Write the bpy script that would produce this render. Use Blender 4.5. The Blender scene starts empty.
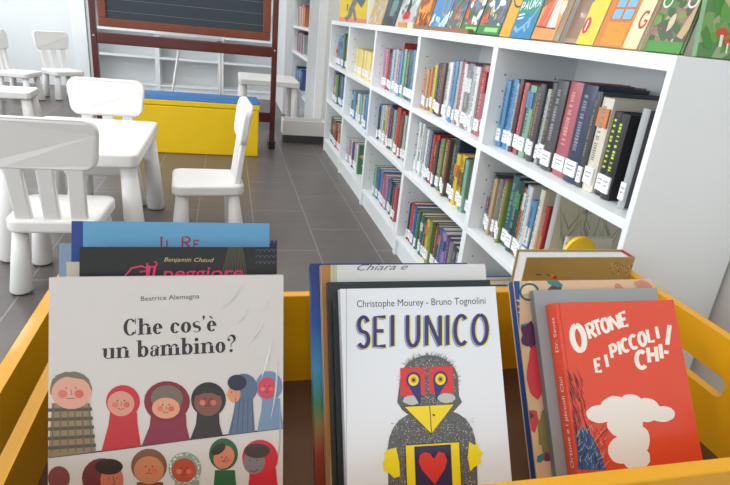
import bpy, bmesh, math, random
from mathutils import Vector, Matrix, Euler
random.seed(7)
C = bpy.context.scene.collection
R = math.radians

# ---------------------------------------------------------------- camera
FPX, EYE = 554.0, 1.07
def _n(v): return Vector(v).normalized()
_Y = _n((-137, -233.5, 554)); _D = _n((-143, 1407, 554))
_k = _Y.dot(_D) * .5
_D2 = (_D - _Y * _k).normalized(); _Y = (_Y - _D2 * _Y.dot(_D2)).normalized(); _D = _D2
_X = _D.cross(_Y)
ROWS = (_X, _Y, -_D)                        # world axes as seen from the lens (x right, y down, z forward)
def ray(px, py):
    q = Vector((px - 365, py - 242.5, FPX)); return Vector([a.dot(q) for a in ROWS])
cam_d = bpy.data.cameras.new('camera'); cam = bpy.data.objects.new('camera', cam_d); C.objects.link(cam)
cam.matrix_world = Matrix(((ROWS[0][0], -ROWS[0][1], -ROWS[0][2], 0), (ROWS[1][0], -ROWS[1][1], -ROWS[1][2], 0),
                           (ROWS[2][0], -ROWS[2][1], -ROWS[2][2], EYE), (0, 0, 0, 1)))
cam_d.sensor_width = 36; cam_d.lens = FPX / 730 * 36; cam_d.clip_start = .02
bpy.context.scene.camera = cam

# ---------------------------------------------------------------- materials
MATS = {}
def mat(name, col=None, rough=.5, coat=0, emit=0, noise=0, nscale=12, metal=0, spec=.5, coatr=.05, bump=0):
    if name in MATS: return MATS[name]
    m = bpy.data.materials.new(name); m.use_nodes = True
    nt = m.node_tree; b = nt.nodes['Principled BSDF']
    b.inputs['Base Color'].default_value = (*col, 1); b.inputs['Roughness'].default_value = rough
    b.inputs['Coat Weight'].default_value = coat; b.inputs['Coat Roughness'].default_value = coatr
    b.inputs['Metallic'].default_value = metal; b.inputs['Specular IOR Level'].default_value = spec
    if emit:
        b.inputs['Emission Color'].default_value = (*col, 1); b.inputs['Emission Strength'].default_value = emit
    if noise or bump:
        tc = nt.nodes.new('ShaderNodeTexCoord'); n = nt.nodes.new('ShaderNodeTexNoise'); n.inputs['Scale'].default_value = nscale
        n.inputs['Detail'].default_value = 4
        nt.links.new(tc.outputs['Object'], n.inputs['Vector'])
        if noise:
            mr = nt.nodes.new('ShaderNodeMapRange'); mr.inputs['To Min'].default_value = 1 - noise; mr.inputs['To Max'].default_value = 1 + noise
            nt.links.new(n.outputs['Fac'], mr.inputs['Value'])
            mx = nt.nodes.new('ShaderNodeMix'); mx.data_type = 'RGBA'; mx.blend_type = 'MULTIPLY'; mx.inputs['Factor'].default_value = 1
            mx.inputs['A'].default_value = (*col, 1)
            nt.links.new(mr.outputs['Result'], mx.inputs['B']); nt.links.new(mx.outputs['Result'], b.inputs['Base Color'])
        if bump:
            bp = nt.nodes.new('ShaderNodeBump'); bp.inputs['Strength'].default_value = bump; bp.inputs['Distance'].default_value = .01
            nt.links.new(n.outputs['Fac'], bp.inputs['Height']); nt.links.new(bp.outputs['Normal'], b.inputs['Normal'])
    MATS[name] = m; return m
def srgb(r, g, b):
    f = lambda c: (c/255)/12.92 if c <= 10 else (((c/255)+.055)/1.055)**2.4
    return (f(r), f(g), f(b))
def ink(r, g, b, coat=.0, rough=.4):
    return mat('print_%d_%d_%d_%d' % (r, g, b, int(coat*10)), srgb(r, g, b), rough, coat)

WHITE = mat('white_plastic', (.80, .785, .765), .5, noise=.015, nscale=6)
PAD = mat('dark_foot_pad', (.05, .05, .05), .7)
SHELF = mat('white_melamine', (.81, .845, .86), .4, noise=.012, nscale=5)
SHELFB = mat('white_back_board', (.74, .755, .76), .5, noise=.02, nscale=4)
WALL = mat('wall_paint', (.72, .71, .69), .85, noise=.02, nscale=2)
WALLB = mat('wall_paint_cool', (.74, .77, .78), .8, noise=.02, nscale=2)
YEL = mat('yellow_lacquer', srgb(224, 160, 3), .45, coat=.1, noise=.05, nscale=7)
YFAB = mat('yellow_vinyl', srgb(238, 196, 6), .5, noise=.05, nscale=9)
BFAB = mat('blue_vinyl', srgb(52, 112, 178), .55, noise=.08, nscale=12)
WOOD = mat('mahogany_varnish', srgb(84, 22, 18), .28, coat=.5, noise=.3, nscale=9)
WOODL = mat('red_wood_frame', srgb(120, 54, 30), .3, coat=.4, noise=.3, nscale=8)
PAGES = mat('page_paper', (.78, .74, .66), .8, noise=.1, nscale=60)
LABEL = mat('white_label', (.86, .87, .88), .5)
METAL = mat('brushed_metal', (.6, .6, .6), .3, metal=1)

# ---------------------------------------------------------------- mesh helpers
class Geo:
    def __init__(s): s.v = []; s.f = []; s.m = []; s.mats = []; s.smooth = []
    def mi(s, m):
        if m not in s.mats: s.mats.append(m)
        return s.mats.index(m)
    def face(s, pts, m, smooth=False):
        b = len(s.v); s.v += [tuple(p) for p in pts]; s.f.append(tuple(range(b, b+len(pts)))); s.m.append(s.mi(m)); s.smooth.append(smooth)
    def box(s, a, b, m, M=None):
        (x0, y0, z0), (x1, y1, z1) = a, b
        P = [Vector(p) for p in ((x0,y0,z0),(x1,y0,z0),(x1,y1,z0),(x0,y1,z0),(x0,y0,z1),(x1,y0,z1),(x1,y1,z1),(x0,y1,z1))]
        if M is not None: P = [M @ p for p in P]
        k = len(s.v); s.v += [tuple(p) for p in P]; i = s.mi(m)
        for q in ((0,3,2,1),(4,5,6,7),(0,1,5,4),(1,2,6,5),(2,3,7,6),(3,0,4,7)):
            s.f.append(tuple(k+j for j in q)); s.m.append(i); s.smooth.append(False)
    def loft(s, rings, m, smooth=True, caps=True):
        k = len(s.v); n = len(rings[0]); i = s.mi(m)
        for r in rings: s.v += [tuple(p) for p in r]
        for a in range(len(rings)-1):
            for j in range(n):
                s.f.append((k+a*n+j, k+a*n+(j+1)%n, k+(a+1)*n+(j+1)%n, k+(a+1)*n+j)); s.m.append(i); s.smooth.append(smooth)
        if caps:
            s.f.append(tuple(k+j for j in range(n))[::-1]); s.m.append(i); s.smooth.append(False)
            s.f.append(tuple(k+(len(rings)-1)*n+j for j in range(n))); s.m.append(i); s.smooth.append(False)
    def tube(s, p, q, r0, r1, m, n=18):
        p, q = Vector(p), Vector(q); d = (q-p).normalized()
        u = d.cross(Vector((0,0,1)) if abs(d.z) < .9 else Vector((1,0,0))).normalized(); w = d.cross(u)
        s.loft([[c + (u*math.cos(t)+w*math.sin(t))*r for t in [2*math.pi*j/n for j in range(n)]] for c, r in ((p, r0), (q, r1))], m)
    def prism(s, pts, axis, a, b, m, smooth=False):
        """closed outline pts (2D) extruded along axis from a to b"""
        def P(p, t): return {'x': (t, p[0], p[1]), 'y': (p[0], t, p[1]), 'z': (p[0], p[1], t)}[axis]
        s.loft([[P(p, a) for p in pts], [P(p, b) for p in pts]], m, smooth)
    def build(s, name, parent=None, bevel=0, seg=3, kind=None, autosmooth=False):
        me = bpy.data.meshes.new(name); me.from_pydata(s.v, [], s.f)
        for m in s.mats: me.materials.append(m)
        me.polygons.foreach_set('material_index', s.m)
        me.polygons.foreach_set('use_smooth', s.smooth)
        me.update()
        o = bpy.data.objects.new(name, me); C.objects.link(o)
        if parent: o.parent = parent
        if kind: o['kind'] = kind
        if bevel:
            bm = bmesh.new(); bm.from_mesh(me); bmesh.ops.recalc_face_normals(bm, faces=bm.faces); bm.to_mesh(me); bm.free()
            md = o.modifiers.new('bevel', 'BEVEL'); md.width = bevel; md.segments = seg; md.limit_method = 'ANGLE'; md.angle_limit = R(40)
            md.harden_normals = False
        return o
def rrect(x0, z0, x1, z1, r, n=5):
    out = []
    for cx, cz, a0 in ((x1-r, z0+r, -90), (x1-r, z1-r, 0), (x0+r, z1-r, 90), (x0+r, z0+r, 180)):
        for i in range(n+1):
            a = R(a0 + 90*i/n); out.append((cx + r*math.cos(a), cz + r*math.sin(a)))
    return out
def thing(name, label, cat, loc=(0,0,0), rz=0, group=None, rot=None):
    o = bpy.data.objects.new(name, None); C.objects.link(o); o.empty_display_size = .05
    o.location = loc; o.rotation_euler = rot if rot else (0, 0, rz)
    o['label'] = label; o['category'] = cat
    if group: o['group'] = group
    return o
def tag(o, label, cat, group=None):
    o['label'] = label; o['category'] = cat
    if group: o['group'] = group
    return o
def dup(root, loc, rz, label, group=None):
    r = root.copy(); C.objects.link(r); r.location = loc; r.rotation_euler = (0, 0, rz); r['label'] = label
    if group: r['group'] = group
    for ch in list(root.children):
        c = ch.copy(); C.objects.link(c); c.parent = r
        for g in ch.children:
            d = g.copy(); C.objects.link(d); d.parent = c
    return r
def struct(name, g, bevel=0): return g.build(name, bevel=bevel, kind='structure')

# ---------------------------------------------------------------- flat artwork
class Art:
    """printed artwork on a cover: faces in cover coordinates (x right, z up), thin layers above the board"""
    def __init__(s, g, yface, mapf=None): s.g = g; s.y = yface; s.map = mapf or (lambda p: p); s.L = 0; s.clip = None; s.k = 0
    def up(s): s.L += 1; return s
    def poly(s, pts, m):
        q = [s.map(p) for p in pts]
        if s.clip:
            q = clip(q, s.clip)
            if len(q) < 3: return
        s.k += 1; y = s.y - .00012*(s.L+1) - 3.5e-7*(s.k % 300)
        ar = sum(q[i-1][0]*q[i][1]-q[i][0]*q[i-1][1] for i in range(len(q)))
        if ar < 0: q = q[::-1]
        s.g.face([(p[0], y, p[1]) for p in q], m)
    def rect(s, x0, y0, x1, y1, m): s.poly([(x0,y0),(x1,y0),(x1,y1),(x0,y1)], m)
    def ell(s, cx, cy, rx, ry, m, rot=0, n=22, jit=0):
        c_, s_ = math.cos(rot), math.sin(rot); P = []
        for i in range(n):
            a = 2*math.pi*i/n; k = 1 + random.uniform(-jit, jit)
            x, y = rx*k*math.cos(a), ry*k*math.sin(a); P.append((cx+x*c_-y*s_, cy+x*s_+y*c_))
        s.poly(P, m)
    def stroke(s, pts, w, m, w1=None):
        pts = [Vector(p) for p in pts]; n = len(pts)
        ws = w if isinstance(w, (list, tuple)) else [w + ((w1 if w1 is not None else w)-w)*i/max(1, n-1) for i in range(n)]
        L, Rr = [], []
        for i, p in enumerate(pts):
            t = (pts[min(i+1, n-1)] - pts[max(i-1, 0)])
            if t.length < 1e-9: t = Vector((1, 0))
            t.normalize(); nn = Vector((-t.y, t.x))*ws[i]/2; L.append(p+nn); Rr.append(p-nn)
        for i in range(n-1): s.poly([L[i], L[i+1], Rr[i+1], Rr[i]], m)
    def ring(s, cx, cy, rx, ry, wx, wy, m, a0=0, a1=360, n=28):
        a = [R(a0+(a1-a0)*i/n) for i in range(n+1)]
        o = [(cx+rx*math.cos(t), cy+ry*math.sin(t)) for t in a]; i_ = [(cx+(rx-wx)*math.cos(t), cy+(ry-wy)*math.sin(t)) for t in a]
        for k in range(n): s.poly([o[k], o[k+1], i_[k+1], i_[k]], m)
    def text(s, string, p0, p1, cap, m, shear=0, bold=0):
        """string fitted between baseline points p0 and p1, capitals cap high"""
        cu = bpy.data.curves.new('t', 'FONT'); cu.body = string; cu.size = 1; cu.shear = shear; cu.offset = bold; cu.resolution_u = 3
        ob = bpy.data.objects.new('t', cu); C.objects.link(ob)
        dg = bpy.context.evaluated_depsgraph_get(); dg.update()
        me = ob.evaluated_get(dg).to_mesh()
        xs = [v.co.x for v in me.vertices]; x0, x1 = min(xs), max(xs)
        p0, p1 = Vector(p0), Vector(p1); d = (p1-p0); ux = d/(x1-x0)
        sgn = s.ysign if hasattr(s, 'ysign') else 1
        un = Vector((-d.y, d.x)).normalized()*sgn*cap/.7
        for pl in me.polygons:
            s.poly([tuple(p0 + ux*(me.vertices[i].co.x-x0) + un*me.vertices[i].co.y) for i in pl.vertices], m)
        ob.evaluated_get(dg).to_mesh_clear(); bpy.data.objects.remove(ob); bpy.data.curves.remove(cu)
def clip(q, box):
    x0, z0, x1, z1 = box
    for ax, lim, sg in ((0, x0, 1), (0, x1, -1), (1, z0, 1), (1, z1, -1)):
        out = []
        for i in range(len(q)):
            a, b = q[i-1], q[i]; da, db = (a[ax]-lim)*sg, (b[ax]-lim)*sg
            if da >= 0: 
                if not out or out[-1] != tuple(a): out.append(tuple(a))
            if (da >= 0) != (db >= 0):
                t = da/(da-db); out.append((a[0]+(b[0]-a[0])*t, a[1]+(b[1]-a[1])*t))
        q = out
        if len(q) < 3: return q
    return q

# drawn capitals in a unit box, as polylines
def arc(cx, cy, rx, ry, a0, a1, n=10): return [(cx+rx*math.cos(R(a0+(a1-a0)*i/n)), cy+ry*math.sin(R(a0+(a1-a0)*i/n))) for i in range(n+1)]
CAPS = {
 'O': [arc(.5,.5,.5,.5,90,450,20)], 'I': [[(.5,0),(.5,1)]], 'L': [[(0,1),(0,0),(1,0)]], 'E': [[(1,1),(0,1),(0,0),(1,0)],[(0,.52),(.8,.52)]],
 'S': [arc(.5,.75,.46,.25,20,270,12)+arc(.5,.25,.5,.25,90,-150,12)], 'U': [[(0,1),(0,.35)]+arc(.5,.35,.5,.35,180,360,10)+[(1,1)]],
 'N': [[(0,0),(0,1)],[(0,1),(1,0)],[(1,0),(1,1)]], 'C': [arc(.55,.5,.55,.5,48,312,16)], 'R': [[(0,0),(0,1),(.5,1)]+arc(.5,.76,.42,.24,90,-90,8)+[(0,.52)],[(.35,.52),(1,0)]],
 'T': [[(0,1),(1,1)],[(.5,1),(.5,0)]], 'P': [[(0,0),(0,1),(.5,1)]+arc(.5,.74,.45,.26,90,-90,8)+[(0,.48)]], 'H': [[(0,0),(0,1)],[(1,0),(1,1)],[(0,.5),(1,.5)]],
 'A': [[(0,0),(.5,1),(1,0)],[(.2,.38),(.8,.38)]], 'G': [arc(.55,.5,.55,.5,48,350,18)+[(.6,.45)]], '!': [[(.5,1),(.5,.32)],[(.5,.12),(.5,0)]],
 'D': [[(0,0),(0,1),(.3,1)]+arc(.3,.5,.7,.5,90,-90,12)+[(0,0)]], 'V': [[(0,1),(.5,0),(1,1)]], 'M': [[(0,0),(0,1),(.5,.3),(1,1),(1,0)]],
}
def cap(art, ch, x0, y0, x1, y1, w, m, rot=0, off=(0, 0), ends=1.0):
    """letter in the box (x0,y0)-(x1,y1); y runs from base y0 to top y1"""
    cx, cy = (x0+x1)/2, (y0+y1)/2; c_, s_ = math.cos(rot), math.sin(rot)
    for st in CAPS[ch]:
        P = []
        for a, b in st:
            x, y = x0+(x1-x0)*a-cx, y0+(y1-y0)*b-cy
            P.append((cx+x*c_-y*s_+off[0], cy+x*s_+y*c_+off[1]))
        art.stroke(P, w, m, w*ends)
# high-contrast book face (thick stems, hairlines); x-height is 1, y up
def didone(put, string):
    """put(kind, args) draws in letter units; returns nothing"""
    x = 0; TH, HN = .35, .10
    def stem(a, y0, y1, foot=True, head='flag'):
        put('q', [(a, y0), (a+TH, y0), (a+TH, y1), (a, y1)])
        if foot: put('q', [(a-.14, y0), (a+TH+.14, y0), (a+TH+.14, y0+HN), (a-.14, y0+HN)])
        if head == 'flag': put('q', [(a-.16, y1-HN), (a+.02, y1-HN), (a+.02, y1), (a-.16, y1-.02)])
    def arch(a, w):       # from stem right edge a over to a stem at a+w
        pts = [(a-.02, .72)] + arc(a+w*.5+.05, .66, w*.5+.05, .345, 160, 20, 8)
        put('s', (pts, [.05]+[.07+.22*(i/8)**1.5 for i in range(9)]))
    for ch in string:
        if ch == ' ': x += .62; continue
        if ch == 'o': put('r', (x+.5, .5, .5, .53, TH, HN, 0, 360)); x += 1.1
        elif ch in 'eè':
            put('r', (x+.47, .5, .47, .53, TH, HN, 5, 318)); put('q', [(x+.2, .5), (x+.93, .5), (x+.93, .57), (x+.2, .57)])
            if ch == 'è': put('q', [(x+.2, 1.42), (x+.36, 1.5), (x+.6, 1.2), (x+.53, 1.16)])
            x += 1.03
        elif ch == 'c': put('r', (x+.47, .5, .47, .53, TH, HN, 42, 318)); put('c', (x+.76, .78, .13)); x += .97
        elif ch == 'C': put('r', (x+.66, .78, .66, .82, .36, HN, 40, 322)); put('q', [(x+1.12,1.05),(x+1.2,1.05),(x+1.2,1.6),(x+1.13,1.6)]); put('q', [(x+1.12,.1),(x+1.2,.1),(x+1.2,.5),(x+1.14,.5)]); x += 1.38
        elif ch == 's':
            put('s', (arc(x+.42,.76,.3,.25,30,255,9)+arc(x+.38,.26,.32,.26,75,-150,9), [.07]*5+[.2,.26,.28,.28,.28]+[.28,.28,.27,.24,.18]+[.07]*5)); x += .86
        elif ch == "'": put('c', (x+.16, 1.42, .13)); put('q', [(x+.1,1.3),(x+.28,1.42),(x+.24,1.22),(x+.08,1.1)]); x += .42
        elif ch == 'h': stem(x+.1, 0, 1.58); arch(x+.4, .52); stem(x+.86, 0, .72, True, None); x += 1.38
        elif ch == 'n': stem(x+.1, 0, 1.0); arch(x+.4, .52); stem(x+.86, 0, .72, True, None); x += 1.38
        elif ch == 'm': stem(x+.1, 0, 1.0); arch(x+.4, .46); stem(x+.8, 0, .72, True, None); arch(x+1.1, .46); stem(x+1.5, 0, .72, True, None); x += 2.0
        elif ch == 'u': stem(x+.1, .3, 1.0, False); put('s', (arc(x+.6,.34,.36,.33,180,350,9), [.26,.22,.16]+[.08]*7)); stem(x+.82, 0, 1.0, False); put('q', [(x+1.1,0),(x+1.28,0),(x+1.28,.07),(x+1.1,.07)]); x += 1.35
        elif ch == 'b': stem(x+.1, 0, 1.58, False); put('r', (x+.66, .5, .5, .53, TH, HN, -150, 150)); x += 1.25
        elif ch == 'a': stem(x+.52, .1, .72, False, None); put('s', (arc(x+.48,.72,.34,.27,0,170,8), [.28,.22]+[.08]*7)); put('c', (x+.2, .74, .12)); put('r', (x+.36, .27, .34, .3, .27, .06, 60, 330)); put('s', ([(x+.68,.14),(x+.76,.03),(x+.92,.08)], [.2,.1,.05])); x += 1.02
        elif ch == 'i': stem(x+.1, 0, 1.0); put('c', (x+.24, 1.36, .18)); x += .66
        elif ch == '?': put('s', (arc(x+.42,1.22,.34,.34,170,-50,12)+[(x+.42,.75),(x+.4,.45)], [.06]*4+[.12,.2,.26,.28,.28,.26,.2,.14,.1]+[.07,.06])); put('c', (x+.18, 1.16, .13)); put('c', (x+.42, .13, .16)); x += .95
        x += .05

# ================================================================ THE SETTING
g = Geo()
FL = mat('floor_tile', (.1, .09, .085), .35)
nt = FL.node_tree; b = nt.nodes['Principled BSDF']
tc = nt.nodes.new('ShaderNodeTexCoord'); mp = nt.nodes.new('ShaderNodeMapping'); mp.inputs['Rotation'].default_value = (0, 0, R(90)); mp.inputs['Location'].default_value = (-2.58, .46, 0)
br = nt.nodes.new('ShaderNodeTexBrick'); br.offset = .5; br.squash = 1
br.inputs['Color1'].default_value = (*srgb(104, 96, 93), 1); br.inputs['Color2'].default_value = (*srgb(98, 91, 88), 1); br.inputs['Mortar'].default_value = (*srgb(142, 136, 132), 1)
br.inputs['Scale'].default_value = 1; br.inputs['Mortar Size'].default_value = .0028; br.inputs['Mortar Smooth'].default_value = .1
br.inputs['Brick Width'].default_value = .6; br.inputs['Row Height'].default_value = .30
nz = nt.nodes.new('ShaderNodeTexNoise'); nz.inputs['Scale'].default_value = 3; nz.inputs['Detail'].default_value = 6
mp2 = nt.nodes.new('ShaderNodeMapping'); mp2.inputs['Scale'].default_value = (.6, 5, 1)
mr = nt.nodes.new('ShaderNodeMapRange'); mr.inputs['To Min'].default_value = .8; mr.inputs['To Max'].default_value = 1.2
mx = nt.nodes.new('ShaderNodeMix'); mx.data_type = 'RGBA'; mx.blend_type = 'MULTIPLY'; mx.inputs['Factor'].default_value = 1
L = nt.links.new
L(tc.outputs['Object'], mp.inputs['Vector']); L(mp.outputs['Vector'], br.inputs['Vector']); L(tc.outputs['Object'], mp2.inputs['Vector']); L(mp2.outputs['Vector'], nz.inputs['Vector'])
L(nz.outputs['Fac'], mr.inputs['Value']); L(br.outputs['Color'], mx.inputs['A']); L(mr.outputs['Result'], mx.inputs['B']); L(mx.outputs['Result'], b.inputs['Base Color'])
g.box((-3.4, -2.6, -.1), (1.5, 8.2, 0), FL); struct('floor', g)
g = Geo(); g.box((-3.4, 8.02, 0), (1.5, 8.2, 3), WALLB); struct('wall_back', g)
g = Geo(); g.box((1.13, -2.6, 0), (1.5, 8.02, 3), WALL); struct('wall_right', g)
g = Geo(); g.box((-3.4, -2.8, 0), (1.5, -2.6, 3), WALL); struct('wall_behind', g)
g = Geo(); g.box((-3.4, -2.8, 3), (1.5, 8.2, 3.15), mat('ceiling_paint', (.8, .8, .79), .9)); struct('ceiling', g)
# left wall with three tall window openings
g = Geo(); X0, X1 = -3.4, -3.25
spans = [(-2.0, .4), (1.0, 3.9), (4.6, 7.3)]
g.box((X0, -2.6, 0), (X1, 8.02, .55), WALLB); g.box((X0, -2.6, 2.7), (X1, 8.02, 3), WALLB)
e = [-2.6] + [v for s_ in spans for v in s_] + [8.02]
for i in range(0, len(e), 2): g.box((X0, e[i], .55), (X1, e[i+1], 2.7), WALLB)
struct('wall_left', g)
for i, (a, c) in enumerate(spans):
    g = Geo(); fr = SHELF
    g.box((X0+.04, a, .55), (X0+.1, a+.05, 2.7), fr); g.box((X0+.04, c-.05, .55), (X0+.1, c, 2.7), fr)
    g.box((X0+.04, a+.05, .55), (X0+.1, c-.05, .6), fr); g.box((X0+.04, a+.05, 2.65), (X0+.1, c-.05, 2.7), fr)
    g.box((X0+.04, (a+c)/2-.03, .6), (X0+.1, (a+c)/2+.03, 2.65), fr)
    struct('window_%d' % (i+1), g)
# far left panel beside the back bookcases, column and wall return on the right
g = Geo(); g.box((-1.935, 7.68, 0), (-1.80, 8.02, 3), WALLB); struct('trim_1', g)
g = Geo(); g.box((-3.25, 7.80, 0), (-1.945, 8.02, 3), WALLB); struct('trim_2', g)
g = Geo(); g.box((.779, 5.207, 0), (.853, 5.253, 3), mat('column_white', (.86, .88, .88), .6)); struct('trim_3', g)
g = Geo(); g.box((.853, 5.21, 0), (1.13, 5.253, 3), WALL); struct('trim_4', g)
# skirting behind camera side of right wall
g = Geo(); g.box((1.115, -2.6, 0), (1.13, .9, .08), SHELF); struct('baseboard_right', g)

# ---- unseen square ceiling panels, added as fill lamps
lampm = mat('fill_diffuser', (1, .98, .95), .5, emit=3)
for i, (x, y) in enumerate(((-1.9, 1.6), (0.1, 2.6), (-1.9, 4.6), (0.0, 5.6), (-1.9, 7.0), (-.3, -1.2))):
    t = thing('fill_lamp', ('added square fill lamp on the ceiling, %s' % ('near left', 'near right', 'middle left', 'middle right', 'far left', 'behind the book bin')[i]), 'lamp', (x, y, 2.94), 0, 'added ceiling fill lamps')
    f = Geo(); f.box((-.31, -.31, 0), (.31, .31, .058), SHELF); f.build('frame', t)
    f = Geo(); f.box((-.28, -.28, -.008), (.28, .28, -.001), lampm); f.build('diffuser', t)

# ================================================================ LOW BOOKCASE along the right wall
XF, XB = .82, 1.115
YP = [.937, 1.71, 2.482, 3.28, 4.05, 4.80]
ROWZ = [.105, .44, .736]; TOP = 1.07
bays = ['nearest bay', 'second bay', 'middle bay', 'fourth bay', 'farthest bay']
for i in range(5):
    y0, y1 = YP[i], YP[i+1]
    t = thing('bookcase', ['low white bookcase nearest the camera with broad blank end panel', 'low white bookcase, second from the camera, full of thin books', 'low white bookcase in the middle of the run of five',
               'low white bookcase holding the row of pale yellow books', 'low white bookcase at the far end of the run, by the white box'][i], 'bookcase', (XF, (y0+y1)/2, 0), 0, 'low bookcases along the right wall')
    a, c = y0-(y0+y1)/2, y1-(y0+y1)/2; D = XB-XF; th = .017
    for s_ in (0, 1):
        ps = Geo(); 
        if s_ == 0: ps.box((0, a+.0005, 0), (D, a+th, TOP-.0005), SHELF)
        else: ps.box((0, c-th, 0), (D, c-.0005, TOP-.0005), SHELF)
        # shelf pin holes
        for hz in [z+.05*k for z in ROWZ for k in (1.5, 2.5, 3.5, 4.5)]:
            for hx in (.04, .22):
                yy = (a+th+.0004) if s_ == 0 else (c-th-.0004)
                P = [(hx+.003*math.cos(q), yy, hz+.003*math.sin(q)) for q in [k*math.pi/3 for k in range(6)]]
                ps.face(P, PAD)
        ps.build('side_panel', t, bevel=.001, seg=1)
    f = Geo(); f.box((0, a+th, TOP-.030), (D, c-th, TOP), SHELF); f.build('top_board', t, bevel=.001, seg=1)
    for z in ROWZ:
        f = Geo(); f.box((.001, a+th, z-.022), (D-.008, c-th, z), SHELF); f.build('shelf_board', t, bevel=.001, seg=1)
    f = Geo(); f.box((D-.007, a+th, .02), (D, c-th, TOP-.03), SHELFB); f.build('back_panel', t)
    f = Geo(); f.box((.015, a+th, 0), (.03, c-th, ROWZ[0]-.022), SHELF); f.build('plinth', t)

# ================================================================ BOOKS ON THE SHELVES
COL = {'sky blue': (70,140,195), 'blue': (45,95,165), 'pale blue': (150,190,212), 'navy': (34,48,84), 'teal': (32,98,110), 'green': (60,128,78), 'dark green': (28,66,58), 'mint green': (125,180,150),
 'lime green': (130,150,60), 'yellow': (236,196,40), 'pale yellow': (240,216,120), 'orange': (226,120,50), 'red': (196,44,42), 'dark red': (125,32,40), 'pink': (214,130,160), 'rose': (190,80,95),
 'purple': (98,60,128), 'lilac': (150,125,180), 'brown': (112,78,58), 'tan': (196,164,120), 'cream': (228,220,196), 'white': (226,228,228), 'light grey': (180,184,186), 'grey': (120,122,126), 'dark grey': (66,66,72), 'black': (28,28,32), 'maroon': (96,40,60)}
def pm(c):
    r, g_, b_ = COL[c] if isinstance(c, str) else c
    av = (r+g_+b_)/3; r, g_, b_ = [int((v+(av-v)*.18)*.93+8) for v in (r, g_, b_)]
    return mat('cover_' + (c.replace(' ', '_') if isinstance(c, str) else '%d_%d_%d' % c), srgb(r, g_, b_), .35, coat=.3, noise=.08, nscale=25)
ORD = 'first second third fourth fifth sixth seventh eighth ninth tenth eleventh twelfth thirteenth fourteenth fifteenth sixteenth seventeenth eighteenth nineteenth twentieth twenty-first twenty-second twenty-third twenty-fourth'.split()
def contrast(c):
    r, g_, b_ = COL[c]; k = (40, 40, 50) if (r+g_+b_) > 400 else random.choice([(235, 225, 190), (225, 225, 228), (220, 190, 90)])
    return ink(*[int(p*.5+q*.5) for p, q in zip(k, (r, g_, b_))])
def spine_book(c, t, h, d, sticker=True, accent=None, title=True):
    """local: spine at x=0 facing -x, depth +x, thickness y centred, foot z=0"""
    g = Geo(); m = pm(c); bt = min(.0025, t*.2)
    # rounded spine
    n = 5; sp = [(.006*(abs(2*k/n-1)**2), -t/2 + t*k/n) for k in range(n+1)]
    g.loft([[(p[0], p[1], z) for p in sp] + [(.008, t/2, z), (.008, -t/2, z)] for z in (0, h)], m, smooth=False)
    g.box((.008, -t/2, 0), (d, -t/2+bt, h), m); g.box((.008, t/2-bt, 0), (d, t/2, h), m)
    if accent and c != 'black':
        z0 = random.uniform(.3, .7)*h; g.box((-.0004, -t/2+.0008, z0), (.004, t/2-.0008, z0+random.uniform(.15, .3)*h), pm(accent))
    if title and t > .012:
        k = contrast(c) if not (accent and c == 'black') else ink(190, 220, 60); z = h*.34
        while z < h*.9:                                     # worn title, too small to read
            w = random.uniform(.0025, .006); g.box((-.0007, -t*.13, z), (.003, t*.13, z+w), k); z += w + random.choice((.0025, .0025, .008))
    o = [g]
    p = Geo(); p.box((.0085, -t/2+bt, .004), (d-.004, t/2-bt, h-.004), PAGES)
    l = None
    if sticker:
        l = Geo(); z0 = random.uniform(.012, .022); l.box((-.0016, -t*.40, z0), (.003, t*.40, z0+.04), LABEL)
        l.box((-.0019, -t*.28, z0+.026), (-.001, t*.28, z0+.029), ink(150, 150, 154)); l.box((-.0019, -t*.2, z0+.016), (-.001, t*.22, z0+.019), ink(150, 150, 154))
    return g, p, l
def place_book(c, t, h, d, x, y, z, label, group, lean=0, sticker=True, accent=None, art=None, title=True):
    r = thing('book', label, 'book', (x, y, z), 0, group, rot=(lean, 0, 0))
    g, p, l = spine_book(c, t, h, d, sticker, accent, title)
    if art:                                                   # printed front board, facing the camera side (-y)
        art(Art(g, -t/2))
    g.build('cover', r); p.build('page_block', r)
    if l: l.build('spine_label', r)
    return r
ROWNAME = ['bottom', 'middle', 'top']
def row(rw, bay, yfar, ynear, specs, x=.86):
    z = ROWZ[rw]; tot = sum(s_[1] for s_ in specs); k = (yfar-ynear)/tot; y = yfar
    for i, s_ in enumerate(specs):
        c, t, h = s_[:3]; opt = s_[3] if len(s_) > 3 else {}
        t = t*k*.965; y -= t/2/.965
        size = 'thick ' if t > .042 else 'slim ' if t < .022 else ''
        acc = opt.get('accent')
        desc = '%s%s%s book' % (size, c, (' and %s' % acc) if acc else '')
        place_book(c, t, h, opt.get('d', random.uniform(.15, .215)), x + random.uniform(-.006, .012) + opt.get('dx', 0), y, z+.0008,
                   opt.get('label') or '%s, %s from left, %s shelf, %s' % (desc, ORD[i], ROWNAME[rw], bays[bay]),
                   '%s shelf books in %s' % (ROWNAME[rw], bays[bay]), 0, opt.get('sticker', True), acc, opt.get('art'), opt.get('title', True))
        y -= t/2/.965
def S(txt):
    out = []
    for w in txt.split(','):
        p = w.strip().split(':'); o = {}
        if len(p) > 3: o['accent'] = p[3]
        out.append((p[0], float(p[1]), float(p[2]), o))
    return out
BIG = dict(d=.23)
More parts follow.
